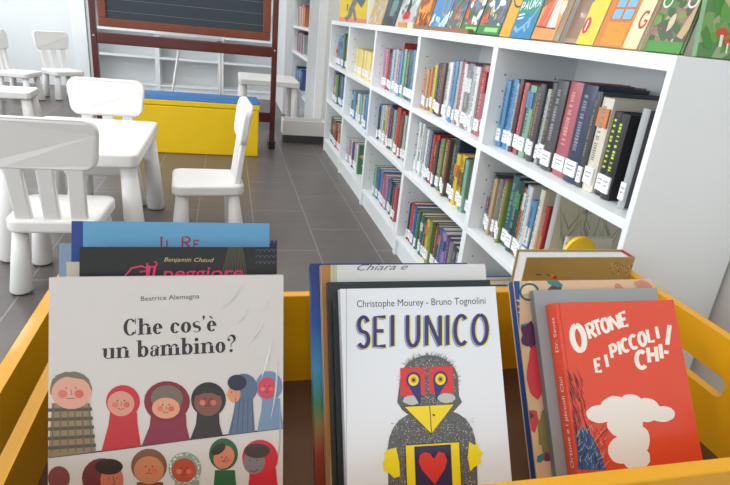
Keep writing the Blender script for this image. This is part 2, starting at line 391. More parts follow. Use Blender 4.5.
# --- top shelf, nearest bay
dk = dict(d=.24)
r15 = S('sky blue:30:.21,sky blue:35:.217,pale blue:15:.207,maroon:20:.222,rose:30:.215,dark grey:12:.21,mint green:35:.212:sky blue,brown:20:.212,dark grey:30:.222,light grey:20:.212,dark grey:35:.232,dark grey:55:.243,rose:65:.246,navy:62:.246,dark grey:20:.236,cream:42:.226:orange,black:32:.2:lime green,black:32:.2:green')
row(2, 0, 1.69, 1.085, r15, x=.866)
def scribble(a):
    m = ink(150, 145, 150); a.rect(.008, .002, .219, .22, ink(84, 80, 84)); a.up()
    for k in range(9):
        x0, z0 = .13+random.uniform(-.02, .03), .12
        a.stroke([(x0, z0), (x0+random.uniform(-.03, .03), z0+.04), (x0+random.uniform(-.05, .05), z0+random.uniform(.06, .09))], .0012, m)
place_book('light grey', .022, .222, .22, .862, 1.035, ROWZ[2]+.001, 'broad dark grey book with white-edged spine at the near end of the top shelf', 'top shelf books in '+bays[0], 0, True, None, scribble, False)
# --- top shelf, second bay
r14 = S('orange:18:.165,tan:16:.175,orange:14:.185,grey:20:.19,yellow:18:.20,sky blue:14:.20,dark green:18:.21,maroon:26:.21,brown:20:.215,light grey:24:.22,white:24:.225,pale blue:26:.23,sky blue:24:.235,light grey:18:.235,rose:28:.235,white:18:.23,grey:40:.235:white,light grey:20:.23,white:24:.23,dark grey:12:.23,rose:34:.24:red,dark red:16:.24')
row(2, 1, 2.455, 1.80, r14)
r13 = S('pink:60:.215,rose:26:.215,maroon:30:.20,purple:26:.20,pale blue:30:.22,light grey:34:.225,pink:30:.22,red:16:.262,sky blue:34:.225,mint green:30:.235,lime green:18:.23,navy:22:.235,teal:30:.235,sky blue:26:.24,grey:26:.235,pink:30:.235')
row(2, 2, 3.25, 2.56, r13)
r12 = S(','.join('pale yellow:30:%.3f' % (.17+.004*random.random()) for _ in range(13)))
for q in r12: q[3]['title'] = False
row(2, 3, 4.01, 3.45, r12)
r11 = S('orange:30:.14:brown,sky blue:70:.225:blue,pale blue:40:.21:blue,green:34:.25,red:34:.235:green,pink:34:.22,maroon:30:.225,blue:40:.225')
row(2, 4, 4.76, 4.09, r11)
# --- middle shelf
def tree(a):
    m = ink(150, 150, 130); a.rect(.008, 0.004, .228, .252, ink(200, 196, 176)); a.up()
    for x0 in (.05, .12, .19):
        a.stroke([(x0, .01), (x0+.005, .08), (x0-.004, .13)], .012, m, .007)
        for k in range(8):
            s_ = random.choice((-1, 1)); z0 = random.uniform(.09, .16)
            a.stroke([(x0, z0), (x0+s_*.02, z0+.03), (x0+s_*random.uniform(.02, .045), min(.248, z0+random.uniform(.05, .1)))], .004, m, .001)
    a.up(); a.text('L\'arte', (.085, .225), (.135, .225), .016, ink(96, 92, 84)); a.text('di Amare', (.085, .2), (.165, .2), .016, ink(96, 92, 84))
r25 = S('grey:20:.205:maroon,dark grey:22:.20,tan:20:.195,grey:22:.20,dark grey:22:.195,rose:16:.21,lime green:14:.205,teal:44:.235,dark green:44:.23:green,brown:18:.22,orange:14:.22:white,pale blue:18:.235,white:18:.235,sky blue:28:.20:white,mint green:14:.245,cream:22:.245,red:18:.20:orange')
row(1, 0, 1.68, 1.315, r25, x=.862)
place_book('light grey', .022, .255, .23, .866, 1.28, ROWZ[1]+.001, 'grey-green picture book with bare trees on its cover, near end of the middle shelf', 'middle shelf books in '+bays[0], R(0), False, None, tree, False)
def oasis(a):
    a.rect(.0, .004, .014, .146, ink(60, 120, 175)); a.rect(.014, .004, .135, .146, ink(214, 208, 190)); a.up()
    a.text('Rosanna Oasis', (.03, .118), (.11, .118), .008, ink(120, 112, 100)); a.ell(.007, .118, .005, .008, ink(235, 235, 235))
place_book('cream', .014, .158, .14, .866, 1.20, ROWZ[1]+.001, 'small cream book with a blue spine in front of the bare-tree picture book', 'middle shelf books in '+bays[0], 0, False, None, oasis, False)
yb = thing('dome', 'stand-in yellow rounded bookend peeping above the gold book', 'dome', (.868, 1.13, ROWZ[1]+.001), 0)  # simple plate standing in for an unidentified yellow rounded thing
f = Geo(); f.prism([(-.045, 0), (.045, 0)] + [(.045*math.cos(R(a)), .135+.05*math.sin(R(a))) for a in range(0, 181, 12)], 'y', 0, .012, mat('yellow_plastic', srgb(250, 200, 20), .3)); f.build('upright', yb, bevel=.002)
f = Geo(); f.box((-.045, -.06, 0), (.045, -.0005, .003), MATS['yellow_plastic']); f.build('base', yb)
r24 = S('white:20:.235,green:14:.22:white,white:18:.235,light grey:18:.225,white:18:.22,sky blue:10:.22,grey:24:.225,navy:16:.22,red:16:.215,red:20:.22:orange,dark grey:18:.20,grey:24:.215,lime green:12:.22,black:32:.23:lime green,rose:14:.23,brown:12:.23,dark green:40:.245,navy:14:.245,yellow:24:.20:orange,yellow:34:.205:brown,black:12:.2,mint green:20:.20,dark grey:18:.215,light grey:20:.20,navy:30:.20:rose')[:24]
row(1, 1, 2.455, 1.80, r24)
r23 = S('blue:24:.20,navy:18:.19,pale blue:26:.20,light grey:24:.21,cream:22:.215:lime green,tan:20:.215,cream:34:.22:orange,purple:22:.235,maroon:22:.225,mint green:24:.22,light grey:16:.2,red:40:.245,red:24:.235,brown:22:.22,light grey:24:.225,green:22:.225:grey,navy:26:.22,teal:20:.22')
row(1, 2, 3.24, 2.55, r23)
r22 = S('teal:40:.18:pale blue,pale blue:34:.18,sky blue:30:.185,rose:26:.18:cream,cream:30:.185,pale blue:26:.19,mint green:26:.19,white:30:.195,yellow:20:.19:cream,sky blue:60:.20,blue:30:.2')
row(1, 3, 4.02, 3.42, r22)
r21 = S('purple:60:.24,lime green:30:.22:yellow,green:40:.23,navy:40:.24,blue:40:.235,white:50:.235,yellow:40:.235:lime green,sky blue:60:.23')
row(1, 4, 4.77, 4.09, r21)
# --- bottom shelf
r35 = S('sky blue:30:.16,yellow:26:.17,brown:20:.17,red:22:.17,yellow:24:.165:black,dark grey:24:.17')
row(0, 0, 1.66, 1.42, r35)
r34 = S('navy:14:.185,red:26:.195,blue:26:.19,dark grey:14:.19,green:16:.19,tan:26:.185:rose,teal:20:.185:white,brown:18:.18,yellow:26:.19:orange,lime green:26:.2,black:18:.2,brown:26:.2,blue:34:.205:rose,lilac:30:.205:blue,purple:24:.2,grey:24:.195,dark grey:34:.19,light grey:20:.18')
for q in r34: q[3]['d'] = .225
row(0, 1, 2.43, 1.80, r34)
GT = dict(d=.2)
r33 = S('mint green:24:.185,blue:34:.185,sky blue:30:.185,purple:24:.18,rose:34:.185,lilac:24:.185,blue:26:.19,dark green:22:.19,purple:22:.19,maroon:24:.19,rose:20:.19')
row(0, 2, 3.15, 2.66, r33)
r32 = S('light grey:30:.17,pink:24:.17,white:24:.18,purple:16:.18,light grey:30:.185,white:24:.19')
row(0, 3, 4.02, 3.66, r32)
def patches(a):
    cols = [ink(210,120,60), ink(70,140,90), ink(60,110,160), ink(220,190,90), ink(180,70,70), ink(120,160,120)]
    for k in range(34): a.ell(random.uniform(.024, .186), random.uniform(.026, .176), random.uniform(.01, .022), random.uniform(.008, .018), random.choice(cols), jit=.2); a.L = k % 5
place_book('green', .03, .2, .21, .862, 3.63, ROWZ[0]+.001, 'green picture book with a patchwork cover, near end of its row on a low shelf', 'bottom shelf books in '+bays[3], 0, False, None, patches, False)
r31 = S('black:40:.2,brown:30:.2:orange,dark red:30:.19,orange:34:.2:brown,tan:30:.19,white:40:.2')
row(0, 4, 4.76, 4.09, r31)

# ================================================================ PICTURE BOOKS FACING OUT ON TOP
def faceout(c, y1, y0, x, label, art, h=.26, t=.012, lean=13, yaw=-90, sizeX=None):
    """cover faces -x; y1 far edge, y0 near edge"""
    w = (y1-y0) if sizeX is None else sizeX
    r = thing('picture_book', label, 'book', (x, (y0+y1)/2, TOP+.001+t*math.sin(R(lean))), 0, 'picture books shown on top of the low bookcases')
    r.rotation_mode = 'XYZ'
    M = Matrix.Rotation(R(yaw), 4, 'Z') @ Matrix.Rotation(-R(lean), 4, 'X')
    r.rotation_euler = M.to_euler()
    g = Geo(); m = pm(c) if isinstance(c, str) else pm(c)
    g.box((-w/2, 0, 0), (w/2, .002, h), m); g.box((-w/2, t-.002, 0), (w/2, t, h), m); g.box((-w/2, .002, 0), (-w/2+.002, t-.002, h), m)
    a = Art(g, 0); a.clip = (-w/2, 0, w/2, h); a.w = w; a.h = h
    art(a); g.build('cover', r)
    p = Geo(); p.box((-w/2+.002, .002, .003), (w/2-.003, t-.002, h-.003), PAGES); p.build('page_block', r)
    return r
def rnd(cols, n, s0=.01, s1=.03, zmax=.16):
    cc = [ink(*c) for c in cols]
    def f(a):
        for k in range(n):
            a.L = k % 7; a.ell(random.uniform(-a.w/2, a.w/2), random.uniform(.0, zmax), random.uniform(s0, s1)*.7, random.uniform(s0, s1), random.choice(cc), random.uniform(0, 3), 10, .25)
    return f
def a_yellow(a):
    a.rect(-.2, 0, .2, .03, ink(226,140,110)); a.up(); g_ = ink(120,118,116)
    a.stroke([(-.06,.01),(-.03,.04),(-.02,.09),(.0,.14),(.02,.2)], .028, g_, .04); a.stroke([(.02,.01),(.01,.05),(0,.1)], .02, g_)
    a.stroke([(-.05,.13),(-.05,.08)], .012, g_); a.poly([(.02,.16),(.06,.11),(.09,.17),(.05,.2)], ink(98,104,120)); a.ell(0,.2,.03,.025, ink(220,220,220))
Yf = R(0)
faceout((240,205,40), 4.6, 4.6, .955, 'yellow picture book with a grey figure, farthest along the shelf top', a_yellow, lean=14, yaw=-8, sizeX=.215)
faceout((205,176,120), 3.599, 3.276, .843, 'tan picture book with blurred grey and yellow patches on the shelf top', rnd([(226,190,90),(170,170,165),(210,150,70),(190,196,200)], 24))
faceout((52,62,66), 3.261, 2.994, .843, 'dark slate picture book with a pale panel on the shelf top', lambda a: (a.rect(-.03,.05,.08,.3, ink(110,140,138)), rnd([(70,80,84),(90,104,104)], 10)(a)))
faceout((196,204,200), 2.979, 2.681, .843, 'pale picture book with a red patch and grey scribbles, behind a wooden block', lambda a: (rnd([(150,156,156),(110,116,118),(210,214,212)], 26, .01, .025)(a), setattr(a,'L',8), a.ell(0,.055,.06,.022, ink(196,50,66), jit=.2), a.ell(.0,.1,.03,.03, ink(70,70,74), jit=.3)))
faceout((176,96,52), 2.666, 2.465, .843, 'orange-brown picture book with a dark-spotted animal on the shelf top', lambda a: (rnd([(214,140,60),(150,70,46),(120,56,40),(224,160,80)], 26)(a), setattr(a,'L',8), a.stroke([(-.06,.02),(-.02,.08),(.04,.1),(.05,.16)], .04, ink(222,146,60)), setattr(a,'L',9), a.ell(-.04,.05,.012,.02, ink(50,40,40))))
faceout((70,150,215), 2.454, 2.253, .843, 'bright blue picture book with white foam and a tan loop on the shelf top', lambda a: (rnd([(190,220,238),(220,236,244),(110,180,226)], 18, .01, .025, .05)(a), setattr(a,'L',8), a.ring(.04,.1,.035,.045,.01,.01, ink(200,150,100))))
gm = [(120,130,150),(70,110,140),(200,90,60),(220,220,215),(60,120,70),(110,100,130),(180,170,120)]
def mice(seed):
    def f(a):
        random.seed(seed); rnd(gm, 46, .008, .024)(a); a.L = 8; a.rect(-a.w/2, 0, a.w/2, .03, ink(56,130,66)); a.L = 9
        a.rect(-.03, .008, .07, .022, ink(150,205,130)); a.poly([(-.06,.05),(-.035,.05),(-.045,.085)], ink(226,110,50)); a.ell(-.04,.1,.012,.012, ink(236,236,232))
    return f
faceout((112,116,104), 2.243, 2.097, .843, 'grey-green patterned picture book beside the bright blue one on the shelf top', rnd(gm, 40, .008, .024))
faceout((88,110,92), 2.087, 1.940, .843, 'green patterned picture book, between the grey-green one and its matching copy', mice(3))
faceout((88,110,92), 1.930, 1.759, .843, 'green patterned picture book with a black edge, left of the yellow-orange book', mice(5), t=.02)
def a_orange(a):
    a.stroke(arc(.02,.14,.05,.05,180,330,8), .006, ink(70,60,60)); a.ell(.05,.16,.02,.02, ink(110,110,150))
faceout((244,176,30), 1.749, 1.681, .843, 'yellow-orange picture book with a smiling line, left of the blue-green book', a_orange)
def a_paura(a):
    a.rect(-.2,.0,.2,.07, ink(44,126,166)); a.rect(-.2,.07,.2,.3, ink(40,140,120)); a.up(); w = ink(222,232,236)
    a.stroke([(-.055,.03),(-.03,.02),(.0,.035),(.03,.06),(.05,.09)], .014, ink(126,170,206), .004); a.stroke([(0,.035),(.02,.02)], .01, ink(126,170,206)); a.stroke([(.03,.03),(.02,.06)], .012, ink(126,170,206))
    a.stroke([(-.055,.055),(-.02,.06)], .005, w); a.stroke([(-.055,.066),(-.02,.07)], .005, w)
    for k, ch in enumerate('PAURA'): cap(a, ch, -.056+k*.023, .080+k*.003, -.04+k*.023, .103+k*.003, .0045, w)
    a.text('La', (-.03,.118), (-.012,.12), .01, w)
faceout((44,126,166), 1.678, 1.552, .843, 'blue-green picture book with white hand-drawn title and a pale blue creature', a_paura)
def a_orange2(a):
    a.poly([(-.05,.03),(.04,.03),(.03,.16),(-.03,.16)], ink(214,92,60)); a.up(); a.poly([(.0,.03),(.045,.035),(.03,.11),(.005,.12)], ink(232,206,196)); a.up()
    a.stroke([(-.07,.09),(-.02,.12),(.04,.15),(.07,.18)], .022, ink(140,92,60)); a.stroke([(-.06,.035),(.05,.03)], .003, ink(60,50,50)); a.stroke([(-.02,.04),(0,.11)], .006, ink(226,150,130))
faceout((236,150,60), 1.542, 1.426, .843, 'orange picture book with a brown branch across its cover', a_orange2, t=.02)
faceout((150,112,92), 1.412, 1.325, .868, 'added plain brown book filling the gap between the orange and bright yellow picture books', lambda a: a.rect(-.2, 0, .2, .012, ink(170,134,112)))  # added to fill the brownish gap beside the orange book
def a_number(a):
    a.poly([(-.2,.1),(-.03,.1),(-.01,.3),(-.2,.3)], ink(40,140,80)); a.up(); a.ell(-.02,.045,.014,.02, ink(206,50,40)); a.up(); a.stroke([(-.02,.033),(-.02,.057)], .005, ink(240,236,230))
    for k in range(6): a.ell(.045+random.uniform(-.008,.012), .02+.02*k, .01, .008, ink(236,206,170), jit=.3)
    a.ell(.03,.13,.018,.02, ink(150,120,80), jit=.3)
faceout((248,216,20), 1.315, 1.245, .843, 'bright yellow picture book with a red spot and green corner, left of the door book', a_number)
def a_door(a):
    a.rect(-.2,0,.2,.3, ink(240,196,120)); a.up(); a.poly([(-.2,0),(.03,0),(.03,.122),(-.2,.122)], ink(206,120,44)); a.up()
    a.rect(-.056,.005,.022,.054, ink(232,150,40)); a.rect(-.056,.058,.022,.114, ink(196,104,44)); a.up()
    for i in (0, 1):
        for j in (0, 1): a.rect(-.05+.037*i, .062+.026*j, -.02+.037*i, .083+.026*j, ink(120,176,206))
    for k in range(9): a.stroke([(-.052+.009*k,.008),(-.052+.009*k,.052)], .0015, ink(196,104,30))
    a.rect(.03,.004,.09,.12, ink(238,214,170)); a.up()
    cap(a, 'G', .05, .045, .07, .078, .006, ink(196,50,44))
faceout((240,196,120), 1.240, 1.087, .843, 'picture book showing an orange door with four blue panes on the shelf top', a_door)
def a_forest(a):
    random.seed(11); rnd([(70,130,60),(110,150,60),(180,150,100),(90,80,70),(60,96,50),(150,110,100),(205,190,160)], 90, .008, .022, .2)(a); a.L = 8
    a.rect(-a.w/2, 0, a.w/2, .022, ink(72,140,52)); a.L = 9; a.ring(-.03,.1,.012,.014,.004,.004, ink(220,220,214)); a.ring(.03,.1,.012,.014,.004,.004, ink(214,214,210)); a.stroke([(.03,.03),(.06,.12),(.07,.2)], .016, ink(190,160,120), .03)
faceout((92,130,60), 1.034, 1.034, .862, 'green picture book of tangled forest animals standing over the near end panel', a_forest, lean=10, yaw=-82, sizeX=.09)
def a_fox(a):
    random.seed(12); rnd([(70,140,60),(96,160,70),(120,160,90),(150,170,130)], 60, .01, .024, .2)(a); a.L = 8
    a.stroke([(-.1,.2),(-.06,.12),(-.02,.09),(.03,.05)], .04, ink(196,176,136), .05); a.L = 9; o_ = ink(222,96,52)
    a.stroke([(.02,.03),(.0,.06),(-.025,.085)], .018, o_, .012); a.ell(-.03,.092,.012,.009, o_); a.L = 10; a.ell(-.035,.088,.006,.004, ink(238,230,220))
    a.ell(-.062,.045,.013,.009, ink(208,70,50)); a.rect(-.065,.02,-.058,.042, ink(236,232,220)); a.ell(-.045,.03,.01,.007, ink(208,70,50)); a.rect(-.047,.01,-.043,.028, ink(236,232,220))
faceout((80,146,66), 936e-3, .936, .972, 'green picture book with orange fox and toadstools, near end of the shelf top', a_fox, lean=8, yaw=-3, sizeX=.215)
random.seed(21)
f = Geo(); f.box((.823, 1.96, TOP), (.842, 2.60, TOP+.017), mat('brown_wood', srgb(150,112,84), .5, noise=.2)); tag(f.build('wooden_strip'), 'long flat brown wooden strip in front of the picture books on the shelf top', 'strip')
for i, (a, c, m_, l) in enumerate(((2.72, 2.86, (216,150,80), 'small orange wooden block at the foot of the pale red-patched book'), (2.615, 2.70, (236,216,180), 'small pale wooden block left of the long brown strip'))):
    f = Geo(); f.box((.822, a, TOP), (.84, c, TOP+.024), ink(*m_)); tag(f.build('wooden_block', bevel=.002), l, 'block', 'wooden blocks on the shelf top')

# ================================================================ BACK OF THE ROOM
BZ = [.10, .435, .735, 1.08, 1.42, 1.76, 2.08]
for i, (a, c) in enumerate(((-1.64, -.86), (-.86, -.08), (-.08, .70))):
    t = thing('tall_bookcase', ['empty tall white bookcase at the left of the back wall, beside the white panel', 'empty tall white bookcase at the middle of the back wall, behind the chalkboard', 'empty tall white bookcase at the right of the back wall, behind the small white table'][i], 'bookcase', ((a+c)/2, 7.7, 0), 0, 'tall bookcases against the back wall')
    w = (c-a)/2-.001
    for s_ in (-1, 1):
        f = Geo(); f.box((min(s_*w, s_*(w-.025)), 0, 0), (max(s_*w, s_*(w-.025)), .29, 2.1), SHELF); f.build('side_panel', t)
    for z in BZ:
        f = Geo(); f.box((-w+.025, .004, z-.022), (w-.025, .28, z), SHELF); f.build('shelf_board', t)
    f = Geo(); f.box((-w+.025, .281, 0), (w-.025, .289, 2.1), SHELFB); f.build('back_panel', t)
    f = Geo(); f.box((-w+.025, .02, 0), (w-.025, .035, .078), SHELF); f.build('plinth', t)
f = Geo(); f.box((-1.80, 7.66, 0), (-1.645, 8.0, 2.1), SHELF); tag(f.build('end_cabinet', bevel=.003), 'narrow plain white cabinet standing left of the empty back bookcases', 'cabinet')
f = Geo(); f.box((.715, 6.60, 0), (.735, 7.98, 2.1), SHELFB); f.box((.735, 6.6, 0), (1.11, 6.62, 2.1), SHELFB)
f = Geo(); f.box((.62, 6.62, 0), (1.11, 7.66, 2.1), SHELFB); tag(f.build('tall_cabinet', bevel=.003), 'tall plain pale cabinet beyond the side bookcase, right of the chalkboard', 'cabinet')
# side bookcase with books, facing left
t = thing('tall_bookcase', 'tall white bookcase with books, side panel towards the camera, behind the white box', 'bookcase', (.70, 5.92, 0), 0)
for a in (-.665, .64):
    f = Geo(); f.box((0, a, 0), (.40, a+.025, 2.1), mat('panel_cool', (.74, .78, .79), .5)); f.build('side_panel', t)
SZ = [.08, .36, .72, .98, 1.28, 1.6, 2.07]
for z in SZ:
    f = Geo(); f.box((.002, -.64, z-.022), (.39, .64, z), SHELF); f.build('shelf_board', t)
f = Geo(); f.box((.391, -.64, 0), (.40, .64, 2.1), SHELFB); f.build('back_panel', t)
for zi, (z, cs) in enumerate(((.36, ['blue', 'sky blue', 'navy', 'blue', 'pale blue']), (.72, ['rose', 'purple', 'maroon', 'light grey', 'brown']), (.98, ['brown', 'tan', 'rose', 'orange', 'cream']), (1.28, ['brown', 'tan', 'brown', 'dark red', 'tan']))):
    y = 6.5
    for k in range(14):
        c = cs[k % 5]; tt = random.uniform(.03, .05); y -= tt/2
        place_book(c, tt*.95, random.uniform(.17, .21), .2, .74, y, z+.001, '%s book, %s from far end, %s shelf of the side bookcase' % (c, ORD[k], ['low', 'waist-high', 'middle', 'upper'][zi]), 'books in the side bookcase', 0, False, None, None, False)
        y -= tt/2

# ---- white box in front of it
t = thing('storage_box', 'open white box on a dark plinth beside the far end of the low bookcases', 'box', (.675, 5.10, 0), 0)
f = Geo(); f.box((-.185, -.07, 0), (.185, .085, .075), mat('dark_plinth', (.06, .055, .055), .5)); f.build('plinth', t)
f = Geo(); bw = mat('box_white', (.70, .68, .66), .5)
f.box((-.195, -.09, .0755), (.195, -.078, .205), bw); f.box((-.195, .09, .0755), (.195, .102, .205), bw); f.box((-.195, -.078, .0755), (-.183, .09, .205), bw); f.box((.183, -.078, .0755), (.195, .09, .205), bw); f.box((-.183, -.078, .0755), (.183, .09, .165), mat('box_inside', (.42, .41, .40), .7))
f.build('body', t)

# ---- chalkboard
t = thing('chalkboard', 'large dark chalkboard in a red-brown wooden stand with castor feet', 'chalkboard', (-.305, 4.79, 0), 0)
for sx in (-.672, .672):
    f = Geo(); f.box((sx-.022, -.022, .05), (sx+.022, .022, 1.95), WOOD); f.build('post', t, bevel=.004)
    f = Geo(); f.box((sx-.028, -.02, 0.02), (sx+.028, .28, .065), WOOD); f.box((sx-.028, -.05, 0.0), (sx+.028, -.0205, .07), mat('black_castor', (.02,.02,.02), .4)); f.build('foot', t, bevel=.006)
    f = Geo(); f.tube((sx, -.03, .80), (sx, -.022, .80), .007, .007, METAL); f.build('bolt', t)
f = Geo(); f.box((-.65, -.024, .745), (.65, .02, .826), WOOD); f.build('lower_rail', t, bevel=.008)
f = Geo(); f.box((-.65, -.015, .22), (.65, .015, .30), WOOD); f.build('stretcher', t, bevel=.004)
f = Geo(); f.box((-.65, -.02, 1.89), (.65, .02, 1.95), WOOD); f.build('upper_rail', t, bevel=.004)
f = Geo(); z0, z1 = .868, 1.86
f.box((-.635, -.02, z0), (.635, .02, z0+.06), WOODL); f.box((-.635, -.02, z1-.06), (.635, .02, z1), WOODL); f.box((-.635, -.02, z0+.06), (-.575, .02, z1-.06), WOODL); f.box((.575, -.02, z0+.06), (.635, .02, z1-.06), WOODL)
f.build('board_frame', t, bevel=.006)
f = Geo(); f.box((-.575, -.006, z0+.06), (.575, .006, z1-.06), mat('slate', srgb(44, 54, 62), .5, noise=.12, nscale=5))
z = z0+.11
while z < z1-.08: f.box((-.575, -.0066, z), (.575, -.0061, z+.003), ink(104, 116, 126)); z += .085
f.build('writing_surface', t)

# ---- white easel behind
t = thing('easel', 'white easel board on thin legs behind the chalkboard', 'easel', (-.33, 5.5, 0), 0)
wm = mat('white_enamel', (.85, .85, .85), .3)
f = Geo(); f.box((-.30, 0, .82), (.28, .02, 1.75), wm); f.build('board', t)
f = Geo(); f.box((-.30, -.06, .80), (.28, -.001, .818), wm); f.build('pen_tray', t)
for p, q in (((-.08, .0, .80), (-.215, -.02, .0)), ((.262, 0, .80), (.262, -.02, 0)), ((.262, .03, 1.2), (.24, .4, 0))):
    f = Geo(); f.tube(q, p, .011, .011, wm, 10); f.build('leg', t)
f = Geo(); f.box((.235, -.03, .78), (.285, 0, .799), PAD); f.build('clamp', t)

# ---- yellow and blue bench
t = thing('bench', 'long yellow padded bench with a blue top in front of the chalkboard', 'bench', (-.295, 4.59, 0), 0)
f = Geo(); f.box((-.53, -.15, 0), (.532, .15, .365), YFAB); f.build('body', t, bevel=.012)
f = Geo(); f.box((-.534, -.155, .366), (.536, .155, .405), YFAB); f.build('lid_band', t, bevel=.006)
f = Geo(); f.loft([[(-.534,-.155,.406),(.536,-.155,.406),(.536,.155,.406),(-.534,.155,.406)],[(-.522,-.14,.43),(.524,-.14,.43),(.524,.145,.43),(-.522,.145,.43)]], BFAB, False); f.build('top_pad', t, bevel=.008)

# ================================================================ CHILDREN'S FURNITURE
def leg(parent, x, y, ztop, splay=.018, r0=.026, r1=.040):
    s_ = lambda v: (1 if v > 0 else -1)
    f = Geo(); n = 20
    rings = []
    for k, (z, r) in enumerate(((.006, r1-.004), (.012, r1), (ztop*.5, (r0+r1)/2+.001), (ztop, r0))):
        fr = 1-z/ztop; cx, cy = x+s_(x)*splay*fr, y+s_(y)*splay*fr
        rings.append([(cx+r*math.cos(2*math.pi*j/n), cy+r*math.sin(2*math.pi*j/n), z) for j in range(n)])
    f.loft(rings, WHITE); o = f.build('leg', parent)
    f = Geo(); cx, cy = x+s_(x)*splay, y+s_(y)*splay; f.tube((cx, cy, 0), (cx, cy, .0055), r1-.008, r1-.008, PAD, 16); f.build('foot_pad', o)
def seat_slab(name, parent, w0, w1, d, z0, z1, r=.05, bev=.012):
    """rounded slab: width w0 at the back (-y), w1 at the front (+y)"""
    pts = rrect(-1, -d/2, 1, d/2, r, 6); P = []
    for x, y in rrect(-w1/2, -d/2, w1/2, d/2, r, 6):
        k = w0/w1 + (1-w0/w1)*(y/d+.5); P.append((x*k, y))
    f = Geo(); f.prism(P, 'z', z0, z1, WHITE, False); return f.build(name, parent, bevel=bev, seg=4)
def make_chair():
    t = thing('child_chair', '', 'chair')
    seat_slab('seat', t, .31, .34, .33, .25, .30)
    for x in (-.118, .118):
        for y in (-.115, .115): leg(t, x, y, .2505)
    for k in (-1, 0, 1):                                    # slats lean back
        f = Geo(); w = .028
        b0, b1 = k*.092, k*.10
        f.loft([[(b0-w, -.118, .295), (b0+w, -.118, .295), (b0+w, -.148, .295), (b0-w, -.148, .295)],
                [(b1-w, -.150, .50), (b1+w, -.150, .50), (b1+w, -.174, .50), (b1-w, -.174, .50)]], WHITE, False); f.build('slat', t, bevel=.006)
    out = []
    for x, z in rrect(-.19, .485, .19, .672, .05, 6):
        k = 1 + .04*((z-.485)/.187) - .06; zz = z + .010*math.cos(x/.19*1.4)
        out.append((x*(.90+.12*(z-.485)/.187), zz))
    f = Geo()
    def yb(x, z): return -.147-(z-.48)*.16+.018*(x/.19)**2
    f.loft([[(x, yb(x, z), z) for x, z in out], [(x, yb(x, z)-.034, z) for x, z in out]], WHITE, False); f.build('backrest', t, bevel=.01, seg=4)
    return t
ch = make_chair()
GR = "white children's chairs"
ch.location = (-.622, 2.25, 0); ch.rotation_euler = (0, 0, R(0)); ch['label'] = "white child's chair nearest the camera with its back turned, left of the table"; ch['group'] = GR
dup(ch, (-.616, 3.04, 0), R(180), "white child's chair on the far side of the near white table", GR)
dup(ch, (-.095, 2.74, 0), R(94), "white child's chair seen side-on at the right end of the near white table", GR)
dup(ch, (-1.74, 6.83, 0), R(222), "white child's chair standing free by the back wall, left of the chalkboard", GR)
dup(ch, (-2.05, 6.45, 0), R(-98), "white child's chair cut off by the left edge of the picture", GR)
def make_table(w, d, h, name, label, loc, rz):
    t = thing(name, label, 'table', loc, rz)
    pts = rrect(-w/2, -d/2, w/2, d/2, .035, 6)
    f = Geo(); f.prism(pts, 'z', h-.055, h, WHITE); f.build('tabletop', t, bevel=.010, seg=4)
    for x in (-w/2+.046, w/2-.046):
        for y in (-d/2+.055, d/2-.055): leg(t, x, y, h-.0545, .022, .033, .046)
    return t
make_table(.55, .77, .48, 'child_table', "low white children's table in the middle of the near chairs", (-.635, 2.775, 0), R(0))
make_table(.58, .62, .48, 'child_table', "low white children's table half hidden behind the chalkboard post", (.392, 5.85, 0), 0)
make_table(.34, .34, .30, 'child_stool', "small white children's stool at the left edge behind the near chair", (-1.73, 5.22, 0), R(4))
bpy.context.view_layer.update()
for o in C.objects:
    if o.name.startswith('child_stool') and o.parent is None: o['category'] = 'stool'

# ================================================================ THE YELLOW BOOK BIN
t = thing('book_bin', 'yellow wooden book bin with handle slots, holding three stacks of picture books', 'book bin', (.265, .66, 0), 0)
BX0, BX1, BY0, BY1 = -.251, .812, .432, .935
BF, BT = .465, .64
ox, oy = .265, .66
def bb(a, c): return (a[0]-ox, a[1]-oy, a[2]), (c[0]-ox, c[1]-oy, c[2])
for s_, x in (('l', BX0), ('r', BX1)):
    f = Geo(); xa, xb = (x-.019, x) if s_ == 'l' else (x, x+.019)
    ya, yb_ = (.47 if s_ == 'l' else .61), .84
    prof = []
    # panel with a long rounded handle slot built as four joined pieces
    for (p, q) in (((xa, BY0-.02, .40), (xb, BY1, .535)), ((xa, BY0-.02, .573), (xb, BY1, BT)), ((xa, BY0-.02, .535), (xb, ya, .573)), ((xa, yb_, .535), (xb, BY1, .573))):
        f.box(*bb(p, q), YEL)
    # rounded ends of the slot
    for yc, sg in ((ya, 1), (yb_, -1)):
        for zc, sz in ((.535, 1), (.573, -1)):
            P = [(yc-oy, zc)] + [(yc-oy+sg*(.015-.015*math.sin(R(a))), zc+sz*(.015-.015*math.cos(R(a)))) for a in range(0, 91, 15)]
            f.prism(P, 'x', xa-ox, xb-ox, YEL)
    f.build('side_panel', t)
f = Geo(); f.box(*bb((BX0, .858, .40), (BX1, .876, .62)), YEL); f.build('back_panel', t, bevel=.002)
f = Geo(); f.box(*bb((BX0, .8765, .47), (BX1, .95, .485)), YEL); f.build('rear_ledge', t)
f = Geo(); f.box(*bb((BX0, BY0-.022, .40), (BX1, BY0, .600)), YEL); f.build('front_panel', t, bevel=.003)
f = Geo(); f.box(*bb((BX0, BY0, .425), (BX1, .858, .443)), mat('bin_floor', srgb(84, 50, 18), .7, noise=.1)); f.build('base_board', t)
for x in (BX0-.018, BX1-.031):
    for y in (BY0-.02, BY1-.05):
        f = Geo(); f.box(*bb((x, y, 0), (x+.05, y+.05, .40)), YEL); f.build('leg', t)
bpy.context.view_layer.update()

